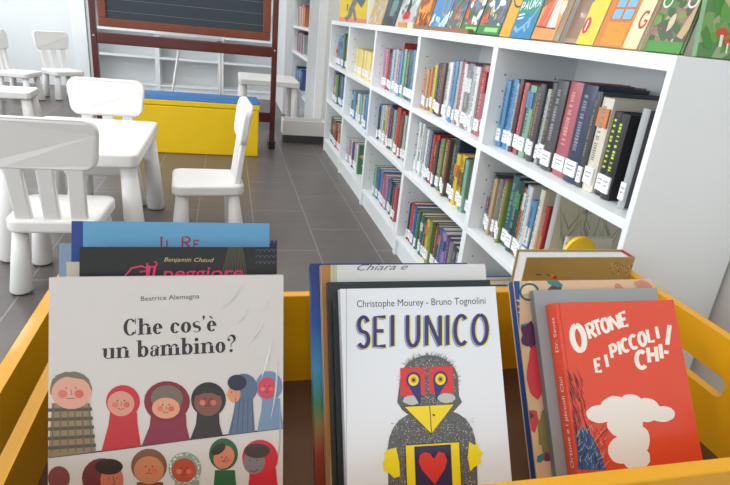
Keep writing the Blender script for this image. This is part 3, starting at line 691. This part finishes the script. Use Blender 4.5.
# ---- picture books in the bin
def plane_hit(px, py, p0, n):
    r = ray(px, py); o = Vector((0, 0, EYE)); return o + r*((p0-o).dot(n)/r.dot(n))
GB = 'picture books in the yellow bin'
def bin_book(label, lean, yfoot, TL, TR, H, T, body, art=None, zfoot=BF, spine=None, group=GB, name='picture_book', page=None, open_left=False, pagem=None, H_from_top=False, spine_text=None):
    """a book leaning back in the bin. TL, TR: upper corners of its front cover as measured; yfoot: y of the front board's foot."""
    a = R(lean); nrm = Vector((0, -math.cos(a), math.sin(a))); p0 = Vector((0, yfoot, zfoot))
    A, B = plane_hit(*TL, p0, nrm), plane_hit(*TR, p0, nrm)
    up = Vector((0, math.sin(a), math.cos(a)))
    w = B.x-A.x; hA = (A-p0).dot(up); hB = (B-p0).dot(up); h = (hA+hB)/2
    r = thing(name, label, 'book', (A.x, yfoot, zfoot+.0), 0, group, rot=(-a, 0, 0))
    z0 = max(0, h-H) if H_from_top else 0
    tilt = math.atan2(hB-hA, w)*0
    bt = .003 if T > .012 else .0015
    g = Geo(); m = body
    g.box((0, 0, z0), (w, bt, h), m); g.box((0, T-bt, z0), (w, T, h), m)
    if open_left: g.box((w-bt, bt, z0), (w, T-bt, h), spine or m)
    else: g.box((0, bt, z0), (bt, T-bt, h), spine or m)
    if art:
        inv = r.rotation_euler.to_matrix().inverted(); loc = r.location.copy()
        def mp(p):
            q = inv @ (plane_hit(p[0], p[1], p0, nrm)-loc); return (q.x, q.z)
        ar = Art(g, 0, mp); ar.clip = (.0, z0, w, h); ar.ysign = -1; ar.w, ar.h = w, h; art(ar)
    if spine_text: spine_text(g, T, h)
    c = g.build('cover', r)
    pg = Geo(); pm_ = pagem or mat('book_pages', (.80, .77, .72), .8)
    if open_left: pg.box((.004, bt+.0002, z0+.003), (w-bt-.001, T-bt-.0002, h-.004), pm_)
    else: pg.box((bt+.0005, bt+.0002, z0+.003), (w-.004, T-bt-.0002, h-.004), pm_)
    pg.build('page_block', r)
    return r, w, h
film = dict(coat=.9)
WCOV = mat('white_cover_film', srgb(206, 200, 196), .35, coat=.8, coatr=.08, bump=.04, nscale=5)
def skin(k): return ink(*[(222,160,130),(200,120,96),(186,110,86),(120,76,60),(206,140,104),(196,84,84)][k], coat=.6)
def P_(r, g_, b_): return ink(r, g_, b_, coat=.6)
def bambino(a):
    blk = P_(34, 28, 30)
    a.text('Beatrice Alemagna', (141, 301), (199.5, 298.2), 4.6, P_(70, 64, 66), bold=.004); a.up()
    def line(s_, x0, y0, sl, xh, total):
        # measure
        ext = []
        def m_put(k, v): ext.append(0)
        def put(k, v):
            def T(p): return (x0 + p[0]*xh*sx, y0 - p[1]*xh + sl*p[0]*xh*sx)
            if k == 'q': a.poly([T(p) for p in v], blk)
            elif k == 'c': a.ell(*T((v[0], v[1])), v[2]*xh, v[2]*xh, blk, n=12)
            elif k == 'r':
                cx, cy, rx, ry, wx, wy, a0, a1 = v; n = 24
                an = [R(a0+(a1-a0)*i/n) for i in range(n+1)]
                o = [T((cx+rx*math.cos(q), cy+ry*math.sin(q))) for q in an]; i_ = [T((cx+(rx-wx)*math.cos(q), cy+(ry-wy)*math.sin(q))) for q in an]
                for j in range(n): a.poly([o[j], o[j+1], i_[j+1], i_[j]], blk)
            elif k == 's':
                a.stroke([T(p) for p in v[0]], [w_*xh for w_ in v[1]], blk)
        xs = []
        didone(lambda k, v: xs.append(max(p[0] for p in v) if k == 'q' else (v[0]+v[2] if k in 'rc' else max(p[0] for p in v[0]))), s_)
        sx = total/(max(xs)*xh); didone(put, s_)
    line("Che cos'è", 123.5, 335.6, -.05, 10.4, 93); line('un bambino?', 102.5, 359.0, -.055, 10.6, 132)
    a.L = 2
    dk = P_(38, 32, 34)
    def gy(x): return 457.6 - (x-48)*.126
    def body(x0, x1, xt0, xt1, yt, m, bot=None):
        b0, b1 = (gy(x0), gy(x1)) if bot is None else (bot, bot)
        a.poly([(x0, b0), (xt0+ (x0-xt0)*.15, yt+12), (xt0, yt), (xt1, yt), (xt1+(x1-xt1)*.15, yt+12), (x1, b1)], m)
    def face(cx, cy, r, tone, ey=-.15, mouth=1):
        a.up(); a.ell(cx-r*.55, cy+r*.25, r*.3, r*.28, P_(208, 112, 96)); a.ell(cx+r*.55, cy+r*.25, r*.3, r*.28, P_(206, 96, 84)); a.up()
        for s_ in (-1, 1): a.ell(cx+s_*r*.33, cy+ey*r, .75, .75, dk, n=8)
        a.stroke([(cx, cy-.05*r), (cx+.08*r, cy+.3*r), (cx-.05*r, cy+.32*r)], .5, dk); a.stroke([(cx-.28*r, cy+.55*r), (cx, cy+.55*r+mouth*1.3), (cx+.28*r, cy+.55*r)], .6, dk)
    # upper row
    body(48, 96, 52, 90, 403, P_(138, 118, 88)); a.up()
    for k in range(5): a.stroke([(48, 410+k*9.5), (92+k, 409+k*9)], 3.4, P_(74, 72, 58))
    for k in range(6): a.stroke([(54+k*7, 404), (52+k*8, 452)], 1.2, P_(96, 84, 64))
    a.L = 2; a.ell(71, 388, 21, 16.5, P_(112, 104, 88), jit=.04); a.up(); a.ell(71.5, 392.5, 20, 16.5, P_(214, 156, 136)); a.stroke([(56,378),(66,374),(84,377)], 5, P_(112,104,88)); face(71, 390, 15, 0, mouth=.2)
    a.L = 2; body(101.5, 141, 110, 137, 412, P_(186, 30, 44)); a.ell(123, 401.5, 17, 16.5, P_(190, 34, 48)); a.up(); a.ell(121, 403.5, 13.5, 12.5, P_(206, 146, 126)); face(121, 402, 10.5, 0, mouth=1.6)
    a.L = 2; body(141.6, 190, 151, 186, 414, P_(128, 32, 62)); a.ell(167, 401.5, 23, 20.5, P_(122, 26, 44)); a.up(); a.ell(167, 398, 16, 13, P_(112, 96, 88)); a.up(); a.ell(166, 408, 14, 10.5, P_(214, 152, 120)); face(166, 406, 10, 0)
    a.L = 2; body(190, 223, 197, 219, 412, P_(44, 38, 40)); a.ell(208.5, 399.5, 17.5, 17.5, P_(36, 30, 34)); a.up(); a.ell(208, 402, 14, 14, P_(122, 74, 60)); a.up(); a.poly([(194,396),(202,388),(215,388),(223,397),(212,393),(204,393)], P_(36,30,34)); face(208, 400, 10, 0, mouth=0)
    a.L = 2; body(228, 255, 236, 253, 396, P_(88, 108, 132)); a.ell(244, 388, 13.5, 14.5, P_(84, 104, 130)); a.up(); a.ell(234, 394, 6.5, 8.5, P_(208, 138, 102)); a.poly([(229,392),(226,395),(230,397)], P_(208,138,102)); a.up(); a.ell(237, 382.5, 9.5, 8, P_(28, 36, 60)); a.ell(231.5, 392, .7, .7, dk, n=8)
    for k in range(5): a.stroke([(236+k*4, 398), (231+k*5.5, gy(232+k*5)-1)], .6, P_(52, 70, 96))
    a.L = 2; body(257, 284, 262, 280, 398, P_(112, 138, 166)); a.ell(269, 386, 13.5, 15, P_(104, 134, 170)); a.up(); a.ell(267, 388, 9.5, 11, P_(196, 62, 82)); face(267, 387, 7.5, 0)
    a.L = 2; a.stroke([(49, gy(49)), (120, gy(120)+.4), (190, gy(190)-.3), (284, gy(284))], 1.4, dk)
    # lower row, cut off by the front of the bin
    B = 520
    a.ell(59, 478, 11, 12, P_(120, 56, 60)); body(49, 70, 50, 68, 486, P_(96, 54, 60), B)
    a.L = 2; body(78, 128, 86, 120, 480, P_(96, 36, 50), B); a.ell(102, 478, 20, 20, P_(104, 34, 48)); a.up(); a.ell(112, 480, 11.5, 15, P_(190, 104, 78)); a.up(); a.ell(109, 466.5, 14, 8, P_(30, 24, 30)); a.ell(109, 478, .8, .8, dk, n=8); a.ell(117, 478, .8, .8, dk, n=8); a.stroke([(113,476),(115,484),(111,485)], .7, dk)
    a.L = 2; body(129, 170, 137, 163, 482, P_(108, 60, 48), B); a.ell(149, 466, 18, 17.5, P_(118, 76, 56)); a.up(); a.ell(149, 470, 15, 14, P_(190, 122, 84)); face(149, 468, 10.5, 0, mouth=-1)
    a.L = 2; body(169, 206, 175, 199, 480, P_(128, 150, 134), B); a.ell(185, 468.5, 16.5, 16.5, P_(132, 154, 138)); a.up()
    for k in range(46):
        q, rr = random.uniform(0, 6.28), random.uniform(.8, .97); a.ell(185+16*rr*math.cos(q), 468.5+16*rr*math.sin(q), .7, .7, P_(220, 224, 214), n=6)
    a.up(); a.ell(184, 470, 12.5, 12, P_(176, 70, 56)); face(184, 469, 9, 0)
    a.L = 2; body(208, 241, 215, 235, 470, P_(30, 92, 58), B); a.ell(223.5, 454, 14.5, 16, P_(30, 90, 56)); a.up(); a.ell(224, 457, 10, 12, P_(200, 124, 96), rot=.5); a.up(); a.ell(218.5, 449, 8, 4.5, P_(40, 40, 36), rot=-.6); face(224, 458, 7, 0, mouth=-1)
    a.L = 2; body(243, 283, 250, 276, 468, P_(196, 34, 56), B); a.ell(260, 458, 18, 18.5, P_(198, 38, 58)); a.up(); a.ell(254, 462, 11, 12, P_(124, 116, 118)); a.up(); a.ell(257, 450.5, 13, 7.5, P_(64, 54, 56)); a.ell(250, 460, .7, .7, dk, n=8); a.ell(257, 460, .7, .7, dk, n=8); a.stroke([(250,470),(254,472),(258,469)], .7, dk)
yl = .4735
wb, ww, wh = bin_book('white picture book with black serif title over two rows of painted hooded children', 22.5, yl, (49, 279.5), (283.5, 273.5), .33, .018, WCOV, bambino, spine=WCOV)
FILM = bpy.data.materials.new('clear_film_crease'); FILM.use_nodes = True; nt = FILM.node_tree; nt.nodes.remove(nt.nodes['Principled BSDF'])
ms = nt.nodes.new('ShaderNodeMixShader'); tr = nt.nodes.new('ShaderNodeBsdfTransparent'); gl = nt.nodes.new('ShaderNodeBsdfGlossy'); gl.inputs['Roughness'].default_value = .3
ms.inputs['Fac'].default_value = .4; nt.links.new(tr.outputs[0], ms.inputs[1]); nt.links.new(gl.outputs[0], ms.inputs[2]); nt.links.new(ms.outputs[0], nt.nodes['Material Output'].inputs['Surface'])
nrm_ = Vector((0, -math.cos(R(22.5)), math.sin(R(22.5)))); inv_ = wb.rotation_euler.to_matrix().inverted()
def on_cover(px, py):
    q = inv_ @ (plane_hit(px, py, Vector((0, yl, BF)), nrm_)-wb.location); return q.x, q.z
# raised creases of the clear protective film
for p, q, wd in (((243, 284), (219, 309), 1.0), ((249, 306), (236, 324), .6), ((264, 318), (246, 346), .9), ((272, 334), (260, 380), 1.5), ((277, 352), (270, 420), 1.3), ((268, 300), (262, 312), .5), ((279, 400), (276, 470), 1.0)):
    a0, b0 = Vector(on_cover(*p)), Vector(on_cover(*q)); d = (b0-a0); nn = Vector((-d.y, d.x)).normalized(); f = Geo(); rings = []
    for k in range(13):
        u = k/12; c = a0 + d*u + nn*.003*math.sin(u*3); rr = wd*.0011*math.sin(math.pi*min(max(u, .02), .98))
        rings.append([(c.x+nn.x*rr*math.cos(t_), -.0011-.8*rr*math.sin(t_)*.8, c.y+nn.y*rr*math.cos(t_)) for t_ in [math.pi*j/8 for j in range(9)]])
    f.loft(rings, FILM, caps=False); f.build('film_crease', wb)
def chaud(a):
    a.text('Benjamin Chaud', (164, 261.5), (214, 262), 4.2, ink(196, 172, 120), shear=.3); pk = ink(214, 44, 100)
    a.stroke([(124,277),(132,268),(142,266),(150,270),(140,272)], 1.6, pk); a.stroke(arc(152,264,5,3,-60,200,8), 1.4, pk); a.stroke([(147,280),(147,266)], 2, pk)
    a.text('Il peggiore', (146, 279), (243, 278), 12, pk, shear=.15, bold=.008)
    for k in range(14): a.stroke([(229+k*1.0, 246), (222+k*1.9, 275)], .35, ink(110, 104, 70))
    for k in range(5):
        for j in range(3): a.stroke(arc(258+k*4.4, 252+j*6, 2.2, 2.6, 0, -180, 6), .5, ink(86, 84, 120))
def blue_re(a):
    rd = ink(150, 32, 48); a.rect(71, 221, 83, 300, ink(28, 62, 130)); a.up(); w = 1.1
    a.stroke([(161.5,237),(161.5,247.5)], 1.9, rd); a.stroke([(159.5,237.2),(163.5,237.2)], .7, rd)
    a.stroke([(167,240),(167,247.5),(171.5,247.5)], 1.5, rd)
    cap(a, 'R', 182.5, 248, 190.5, 237, 1.7, rd); cap(a, 'E', 194, 248, 199, 240.5, 1.5, rd)
off = lambda y, d, lean: y + d/math.cos(R(lean))
bin_book('thin pale beige booklet just behind the white hooded-children book', 22.5, off(yl, .042, 22.5), (66.5, 263.5), (180, 260), .3, .006, ink(196, 186, 170))
bin_book('black picture book with pink handwritten title behind the white hooded-children book', 22.5, off(yl, .028, 22.5), (79.5, 248.5), (276.5, 245.5), .32, .012, ink(26, 30, 30, rough=.3), chaud)
def fishnet(a):
    for k in range(12): a.stroke(arc(240+k*4, 243, 2.2, 3, 0, -180, 6), .5, ink(150, 146, 176))
bin_book('dark purple book with white netted pattern, corner showing behind the black book', 22.5, off(yl, .080, 22.5), (180, 242), (277, 238.5), .3, .008, ink(48, 40, 92), fishnet)
bin_book('pale blue plastic-covered book peeping out left behind the black book', 22.5, off(yl, .090, 22.5), (59, 245), (200, 242), .3, .006, ink(120, 146, 168, coat=.9))
bin_book('light blue picture book with red title and navy spine, tallest in the left stack', 22.5, off(yl, .055, 22.5), (71.5, 223), (269.5, 221.5), .34, .012, ink(92, 152, 190), blue_re, spine=ink(28, 62, 130))

# middle stack
def unico(a):
    nv, yl_, gy_, dk = ink(44, 40, 112, .5), ink(226, 220, 50, .5), ink(150, 156, 172, .5), ink(40, 42, 48, .5)
    a.rect(346.2, 288, 346.9, 500, ink(168, 174, 182, .5))
    a.text('Christophe Mourey - Bruno Tognolini', (357, 307.3), (485.5, 303.8), 7.0, ink(48, 46, 62, .5))
    for L_, m_, o_, w in ((1, gy_, (-1.6, 1.4), 3.6), (2, yl_, (1.0, .6), 4.2), (3, nv, (0, 0), 3.7)):
        a.L = L_
        for ch_, x0, x1, yb_, yt in (('S', 358.5, 368.5, 347, 317), ('E', 375, 385.5, 346, 317), ('I', 390.5, 394.5, 346, 315), ('U', 407.5, 418.5, 346, 315), ('N', 426.5, 440, 345.5, 315.5), ('I', 446, 449, 345, 315), ('C', 455, 466.5, 344.5, 315.5), ('O', 473, 487, 344, 315)):
            cap(a, ch_, x0, yb_, x1, yt, w, m_, off=o_)
    random.seed(5)
    fur = ink(88, 90, 92, .5); fur2 = ink(120, 122, 122, .5); fl = ink(188, 190, 188, .5); blk = ink(26, 26, 30, .5); rd = ink(214, 50, 46, .5); ye = ink(240, 214, 20, .5)
    a.L = 1
    def fuzz(cx, cy, rx, ry, n, a0=0, a1=360, ln=5):
        for k in range(n):
            q = R(random.uniform(a0, a1)); r_ = random.uniform(.86, 1.0); l_ = random.uniform(.4, 1)*ln
            x, y = cx+rx*r_*math.cos(q), cy+ry*r_*math.sin(q); q2 = q+random.uniform(-.7, .7)
            a.stroke([(x, y), (x+l_*math.cos(q2), y+l_*math.sin(q2))], .45, random.choice((blk, blk, ink(150, 60, 66, .5))), .15)
    fuzz(429, 379, 29, 25, 170, 150, 390); fuzz(432, 450, 42, 36, 240, 150, 400, 6)
    a.L = 2; a.poly([(388.5, 500), (387.5, 450), (389, 438), (393, 428), (399, 420), (407, 415), (417, 412), (449, 410.5), (458, 413.5), (466, 419), (472, 428), (475, 438), (476.5, 450), (478, 500)], fur)
    a.poly(arc(429, 380, 29, 25, 180, 360, 16) + [(459, 396), (462, 402), (455, 410), (431, 432), (402, 410), (397, 402)], fur)
    a.L = 3
    for k in range(2400):
        if random.random() < .62: x, y = random.uniform(391, 474), random.uniform(418, 490)
        else:
            q, rr = random.uniform(0, 6.28), math.sqrt(random.random()); x, y = 429+28*rr*math.cos(q), 383+24*rr*math.sin(q)
        a.stroke([(x, y), (x+random.uniform(-1.3, 1.3), y+random.uniform(-1.3, 1.3))], .45, random.choice((fl, fl, fur2, blk)))
    a.L = 4
    a.ell(412, 400, 9, 5, fl, jit=.1); a.ell(446, 398, 9, 5, fl, jit=.1)
    a.L = 5; a.poly([(400, 368), (424.5, 367), (425, 395), (400.5, 396)], rd); a.poly([(428.5, 366.8), (452.5, 366), (454, 392.5), (429, 394)], rd)
    a.L = 6
    for cx, cy, tx, ty in ((413.3, 380, 420, 405.5), (440.2, 379.2, 436, 404)):
        a.ell(cx, cy, 7.4, 8.2, nv); a.poly([(cx-7, cy+3), (cx+7, cy+2), (tx+1, ty-6), (tx, ty)], nv)
    a.L = 7
    for cx, cy in ((413.3, 380), (440.2, 379.2)): a.ell(cx, cy, 5.2, 5.8, ye); 
    a.L = 8
    for cx, cy in ((413.3, 380), (440.2, 379.2)): a.ell(cx, cy, 3.0, 3.2, ink(196, 160, 20, .5)); 
    a.L = 9
    for cx, cy in ((413.3, 380), (440.2, 379.2)): a.rect(cx-1.3, cy-1.3, cx+1.3, cy+1.3, blk)
    a.L = 5; a.poly([(403.5, 406.5), (453.8, 404), (431.3, 434)], ye); a.up(); a.stroke([(403.5,406.5),(453.8,404),(431.3,434),(403.5,406.5)], .8, blk); a.stroke([(429.5,405.4),(431.3,434)], .8, blk); a.ell(433.5, 415, 1.5, .9, blk, rot=.5)
    a.L = 5; a.poly([(405, 445), (459, 441.8), (462, 500), (407, 500)], ye); a.poly([(382.5, 463), (385, 458), (383.5, 453), (389, 449), (396, 447.5), (399, 462), (400, 476), (394, 478), (389, 473), (384, 471)], ye)
    a.poly([(469, 441.5), (474, 445), (477, 443), (479, 449), (483, 453), (479.5, 458), (481, 463), (474, 467), (470, 471.5), (467.5, 457)], ye)
    a.up(); a.stroke([(405,445),(459,441.8),(462,500)], .8, blk); a.stroke([(405,445),(407,500)], .8, blk); a.poly([(414, 446.5), (450.5, 444.3), (453, 500), (416, 500)], ink(30, 32, 78, .5))
    a.up(); a.poly([(433.5, 459), (430, 453.5), (424.5, 452), (419.5, 455), (418.6, 462), (422, 470), (434.5, 484), (444.5, 469), (446.8, 460), (444, 453), (438.5, 451.5)], rd)
ym = off(.466, 0, 33)
UC = mat('pale_cover', srgb(226, 230, 236), .35, coat=.5, coatr=.08)
bin_book('white picture book with indigo hand-drawn title above a red-eyed, yellow-beaked furry bird', 33, ym, (340, 288.8), (495.3, 286.4), .33, .016, UC, unico, spine=ink(206, 210, 216))
bin_book('thin black book squeezed directly behind the white bird book', 33, off(ym, .018, 33), (332.5, 299), (470, 298), .3, .008, ink(24, 26, 30))
bin_book('dark green-black book whose top edge shows above the white bird book', 33, off(ym, .028, 33), (327.5, 282), (490, 280), .32, .012, ink(30, 44, 46))
def chi(a):
    a.rect(319, 262, 330.5, 500, ink(178, 122, 56)); a.rect(330.5, 262, 337, 500, ink(186, 190, 160)); a.up(); a.text('Chiara e', (357, 270.5), (408, 269.5), 6, ink(90, 90, 96), shear=.5)
bin_book('white picture book with thin script title and an ochre left edge, upright behind', 33, off(ym, .043, 33), (321, 265.5), (485, 263.5), .33, .014, ink(214, 214, 214), chi, spine=ink(178, 122, 56))
GRAD = bpy.data.materials.new('rainbow_print'); GRAD.use_nodes = True; nt = GRAD.node_tree; b = nt.nodes['Principled BSDF']; b.inputs['Roughness'].default_value = .3
tc = nt.nodes.new('ShaderNodeTexCoord'); sp = nt.nodes.new('ShaderNodeSeparateXYZ'); cr = nt.nodes.new('ShaderNodeValToRGB'); mr = nt.nodes.new('ShaderNodeMapRange')
mr.inputs['From Min'].default_value = 0; mr.inputs['From Max'].default_value = .33
els = [(0, (110,40,30)), (.22, (150,50,30)), (.32, (150,110,50)), (.42, (60,130,90)), (.56, (60,150,200)), (.74, (24,90,170)), (1, (24,50,120))]
cr.color_ramp.elements[0].position = 0; cr.color_ramp.elements[0].color = (*srgb(*els[0][1]), 1); cr.color_ramp.elements[1].position = 1; cr.color_ramp.elements[1].color = (*srgb(*els[-1][1]), 1)
for p, c in els[1:-1]: e_ = cr.color_ramp.elements.new(p); e_.color = (*srgb(*c), 1)
nt.links.new(tc.outputs['Object'], sp.inputs['Vector']); nt.links.new(sp.outputs['Z'], mr.inputs['Value']); nt.links.new(mr.outputs['Result'], cr.inputs['Fac']); nt.links.new(cr.outputs['Color'], b.inputs['Base Color'])
bin_book('tall book with a blue to green to red rainbow edge, hindmost of the middle stack', 33, off(ym, .060, 33), (310.5, 264), (467, 262.5), .34, .018, GRAD)

# right stack
RC = mat('red_cover', srgb(222, 70, 40), .35, coat=.4, coatr=.1, noise=.04, nscale=8)
def orto(a):
    w = ink(240, 236, 226, .4)
    a.stroke([(558.6, 301), (582.5, 472)], .6, ink(176, 48, 32))
    for ch_, x0, x1, yt, yb_, lw, rot in (('O', 572.5, 584, 325.5, 350.5, 5.0, -.2), ('R', 588, 594.5, 323.5, 338, 2.9, -.3), ('T', 593.5, 601.5, 321, 335, 2.8, -.3), ('O', 602, 608.6, 318.6, 332, 3.0, -.25), ('N', 610.6, 618.5, 315.5, 329.5, 2.8, -.25), ('E', 621, 626.8, 312.5, 326, 2.8, -.25),
        ('E', 595.5, 601, 359, 371.5, 2.8, -.15), ('I', 605, 608, 354.5, 367, 3.0, -.2), ('P', 611, 616.5, 344.5, 357.5, 2.8, -.2), ('I', 617.5, 621, 341.5, 354.5, 2.9, -.2), ('C', 622, 628, 339, 351.5, 2.9, -.2), ('C', 630, 636.5, 335.5, 348.5, 2.9, -.2), ('O', 639, 645.3, 332.5, 345.5, 3.0, -.2), ('L', 648, 653.5, 329, 341.5, 2.8, -.2), ('I', 655.5, 659, 326.5, 338.5, 3.0, -.2),
        ('C', 636.5, 645.5, 351.5, 368, 3.8, -.1), ('H', 648.5, 656.5, 347, 362, 3.5, -.12), ('I', 659.5, 662.5, 344, 358.5, 3.6, -.12), ('!', 665.5, 670, 325, 354, 4.0, .12)):
        cap(a, ch_, x0, yb_, x1, yt, lw*1.12, w, rot=rot)
    # plain pale cloud and blue-black tufts in place of the printed animal
    random.seed(9); a.L = 1; cw = ink(236, 232, 226, .4)
    for k in range(260):
        x, y = random.uniform(569, 600), random.uniform(380, 470); x = max(x, 566+(y-380)*.14+4); l_ = random.uniform(8, 20)
        if x > 606-(470-y)*.25: continue
        a.stroke([(x, y), (x-random.uniform(.2, .6)*l_*.6, y-l_*.7)], .5, random.choice((ink(30, 40, 66), ink(40, 44, 56), ink(60, 50, 60))), .15)
    a.poly([(578, 470), (576, 440), (582, 426), (592, 436), (600, 452), (606, 470)], ink(38, 96, 150))
    a.L = 2
    for k in range(120):
        x, y = random.uniform(576, 606), random.uniform(430, 470); a.stroke([(x, y), (x+random.uniform(-5, 8), y-random.uniform(3, 9))], .5, random.choice((ink(20, 34, 70), ink(24, 30, 40), ink(200, 190, 180))), .15)
    a.L = 3
    for cx, cy, rx, ry in ((600, 414, 14, 9), (614, 408, 14, 12), (630, 408, 14, 14), (646, 410, 14, 12), (662, 414, 13, 8), (625, 424, 18, 14), (634, 440, 16, 16), (622, 450, 14, 14), (636, 458, 14, 12)):
        a.ell(cx, cy, rx, ry, cw, jit=.03)
yr = .474
def spine_words(g, T, h):
    class Sp(Art):
        def poly(s, pts, m): g.face([(-.0004, T*.3+p[1], p[0]) for p in pts], m)
    a = Sp(g, 0); w = ink(236, 226, 214); a.text('Ortone e i piccoli Chi!', (h*.22, 0), (h*.64, 0), .0075, w); a.text('Dr. Seuss', (h*.76, 0), (h*.93, 0), .0075, w)
bin_book('red picture book with white jumbled title lettering, front of the right stack', 36, yr, (555, 301.3), (673.6, 301.3), .3, .026, RC, orto, spine=RC, spine_text=spine_words)
bin_book('light grey book standing behind the red picture book', 36, off(yr, .028, 36), (533.4, 291), (656.5, 287), .3, .012, ink(150, 156, 158), None, spine=ink(120, 126, 130))
def pattern(a):
    a.rect(512, 278, 519.5, 500, ink(30, 78, 140)); a.up()
    for k in range(26):
        y = 300+k*6; a.stroke([(514.3+(y-281)*.135, y), (517.3+(y-281)*.135, y+1.4)], 1.6, ink(222, 196, 80))
    random.seed(4)
    cols = [ink(214, 176, 140), ink(196, 130, 110), ink(60, 120, 130), ink(120, 44, 70), ink(206, 60, 66), ink(90, 60, 50), ink(230, 206, 160)]
    for k in range(60):
        a.L = 1+k % 6; x = random.uniform(524, 660); y = random.uniform(282, 470); a.ell(x, y, random.uniform(3, 9), random.uniform(3, 12), random.choice(cols), random.uniform(0, 3), 12, .2)
    a.L = 8; a.ring(529, 292, 10, 9, 2, 2, ink(40, 96, 104)); a.ell(530, 335, 8, 14, ink(84, 28, 76), jit=.25); a.ell(536, 372, 9, 26, ink(206, 48, 60), jit=.1); a.ell(545, 430, 7, 24, ink(130, 120, 70), jit=.2)
bin_book('colourful tan-patterned fairy tale book with a blue spine, behind the grey book', 36, off(yr, .042, 36), (513.6, 281.3), (651, 279), .31, .02, ink(216, 180, 148), pattern, spine=ink(30, 78, 140))
def gold(a):
    for k in range(60): a.ell(random.gauss(624, 7), random.gauss(268, 3.5), .7, .6, random.choice((ink(214, 170, 130), ink(200, 120, 90), ink(90, 60, 60))), n=6)
    a.up(); a.ell(552, 275.5, 2.4, 1.8, ink(210, 150, 40)); a.stroke([(546, 274), (551, 276)], .8, ink(50, 40, 40)); a.stroke([(536, 274), (541, 275)], 1, ink(60, 50, 40)); a.ell(555, 277.5, 2.5, 1.6, ink(190, 50, 50))
r_, w_, h_ = bin_book('thick gold hardback with pale page edges and red spine corner, upright at the back', 0, .885, (527, 258.5), (635.5, 256.6), .24, .042, mat('gold_cloth', srgb(166, 140, 78), .45, coat=.2, noise=.06), gold, spine=ink(170, 40, 50), open_left=True, zfoot=.486, pagem=mat('grey_pages', (.62, .62, .62), .8, noise=.2, nscale=200))

# ================================================================ LIGHT
W = bpy.data.worlds.new('world'); bpy.context.scene.world = W; W.use_nodes = True
bg = W.node_tree.nodes['Background']; bg.inputs['Color'].default_value = (.86, .93, 1, 1); bg.inputs['Strength'].default_value = 1.8
def area(name, loc, rot, sx, sy, power, col):
    l = bpy.data.lights.new(name, 'AREA'); l.shape = 'RECTANGLE'; l.size = sx; l.size_y = sy; l.energy = power; l.color = col
    o = bpy.data.objects.new(name, l); C.objects.link(o); o.location = loc; o.rotation_euler = rot; return o
for i, (a, c) in enumerate(spans):
    area('window_daylight', (-3.42, (a+c)/2, 1.62), (0, R(-90), 0), 2.1, c-a, (46, 46, 40)[i], (.9, .96, 1))
for o in [o for o in C.objects if o.name.startswith('fill_lamp') and o.parent is None]:
    area('fill_light', (o.location.x, o.location.y, 2.925), (0, 0, 0), .5, .5, 13 if o.location.y > 2 else 17, (1, .97, .93))  # fill light from the added ceiling panels
sc = bpy.context.scene
sc.view_settings.view_transform = 'Standard'; sc.view_settings.look = 'None'; sc.view_settings.gamma = 1; sc.view_settings.use_curve_mapping = False
sc.view_settings.exposure = 0.18
sc.cycles.max_bounces = 8
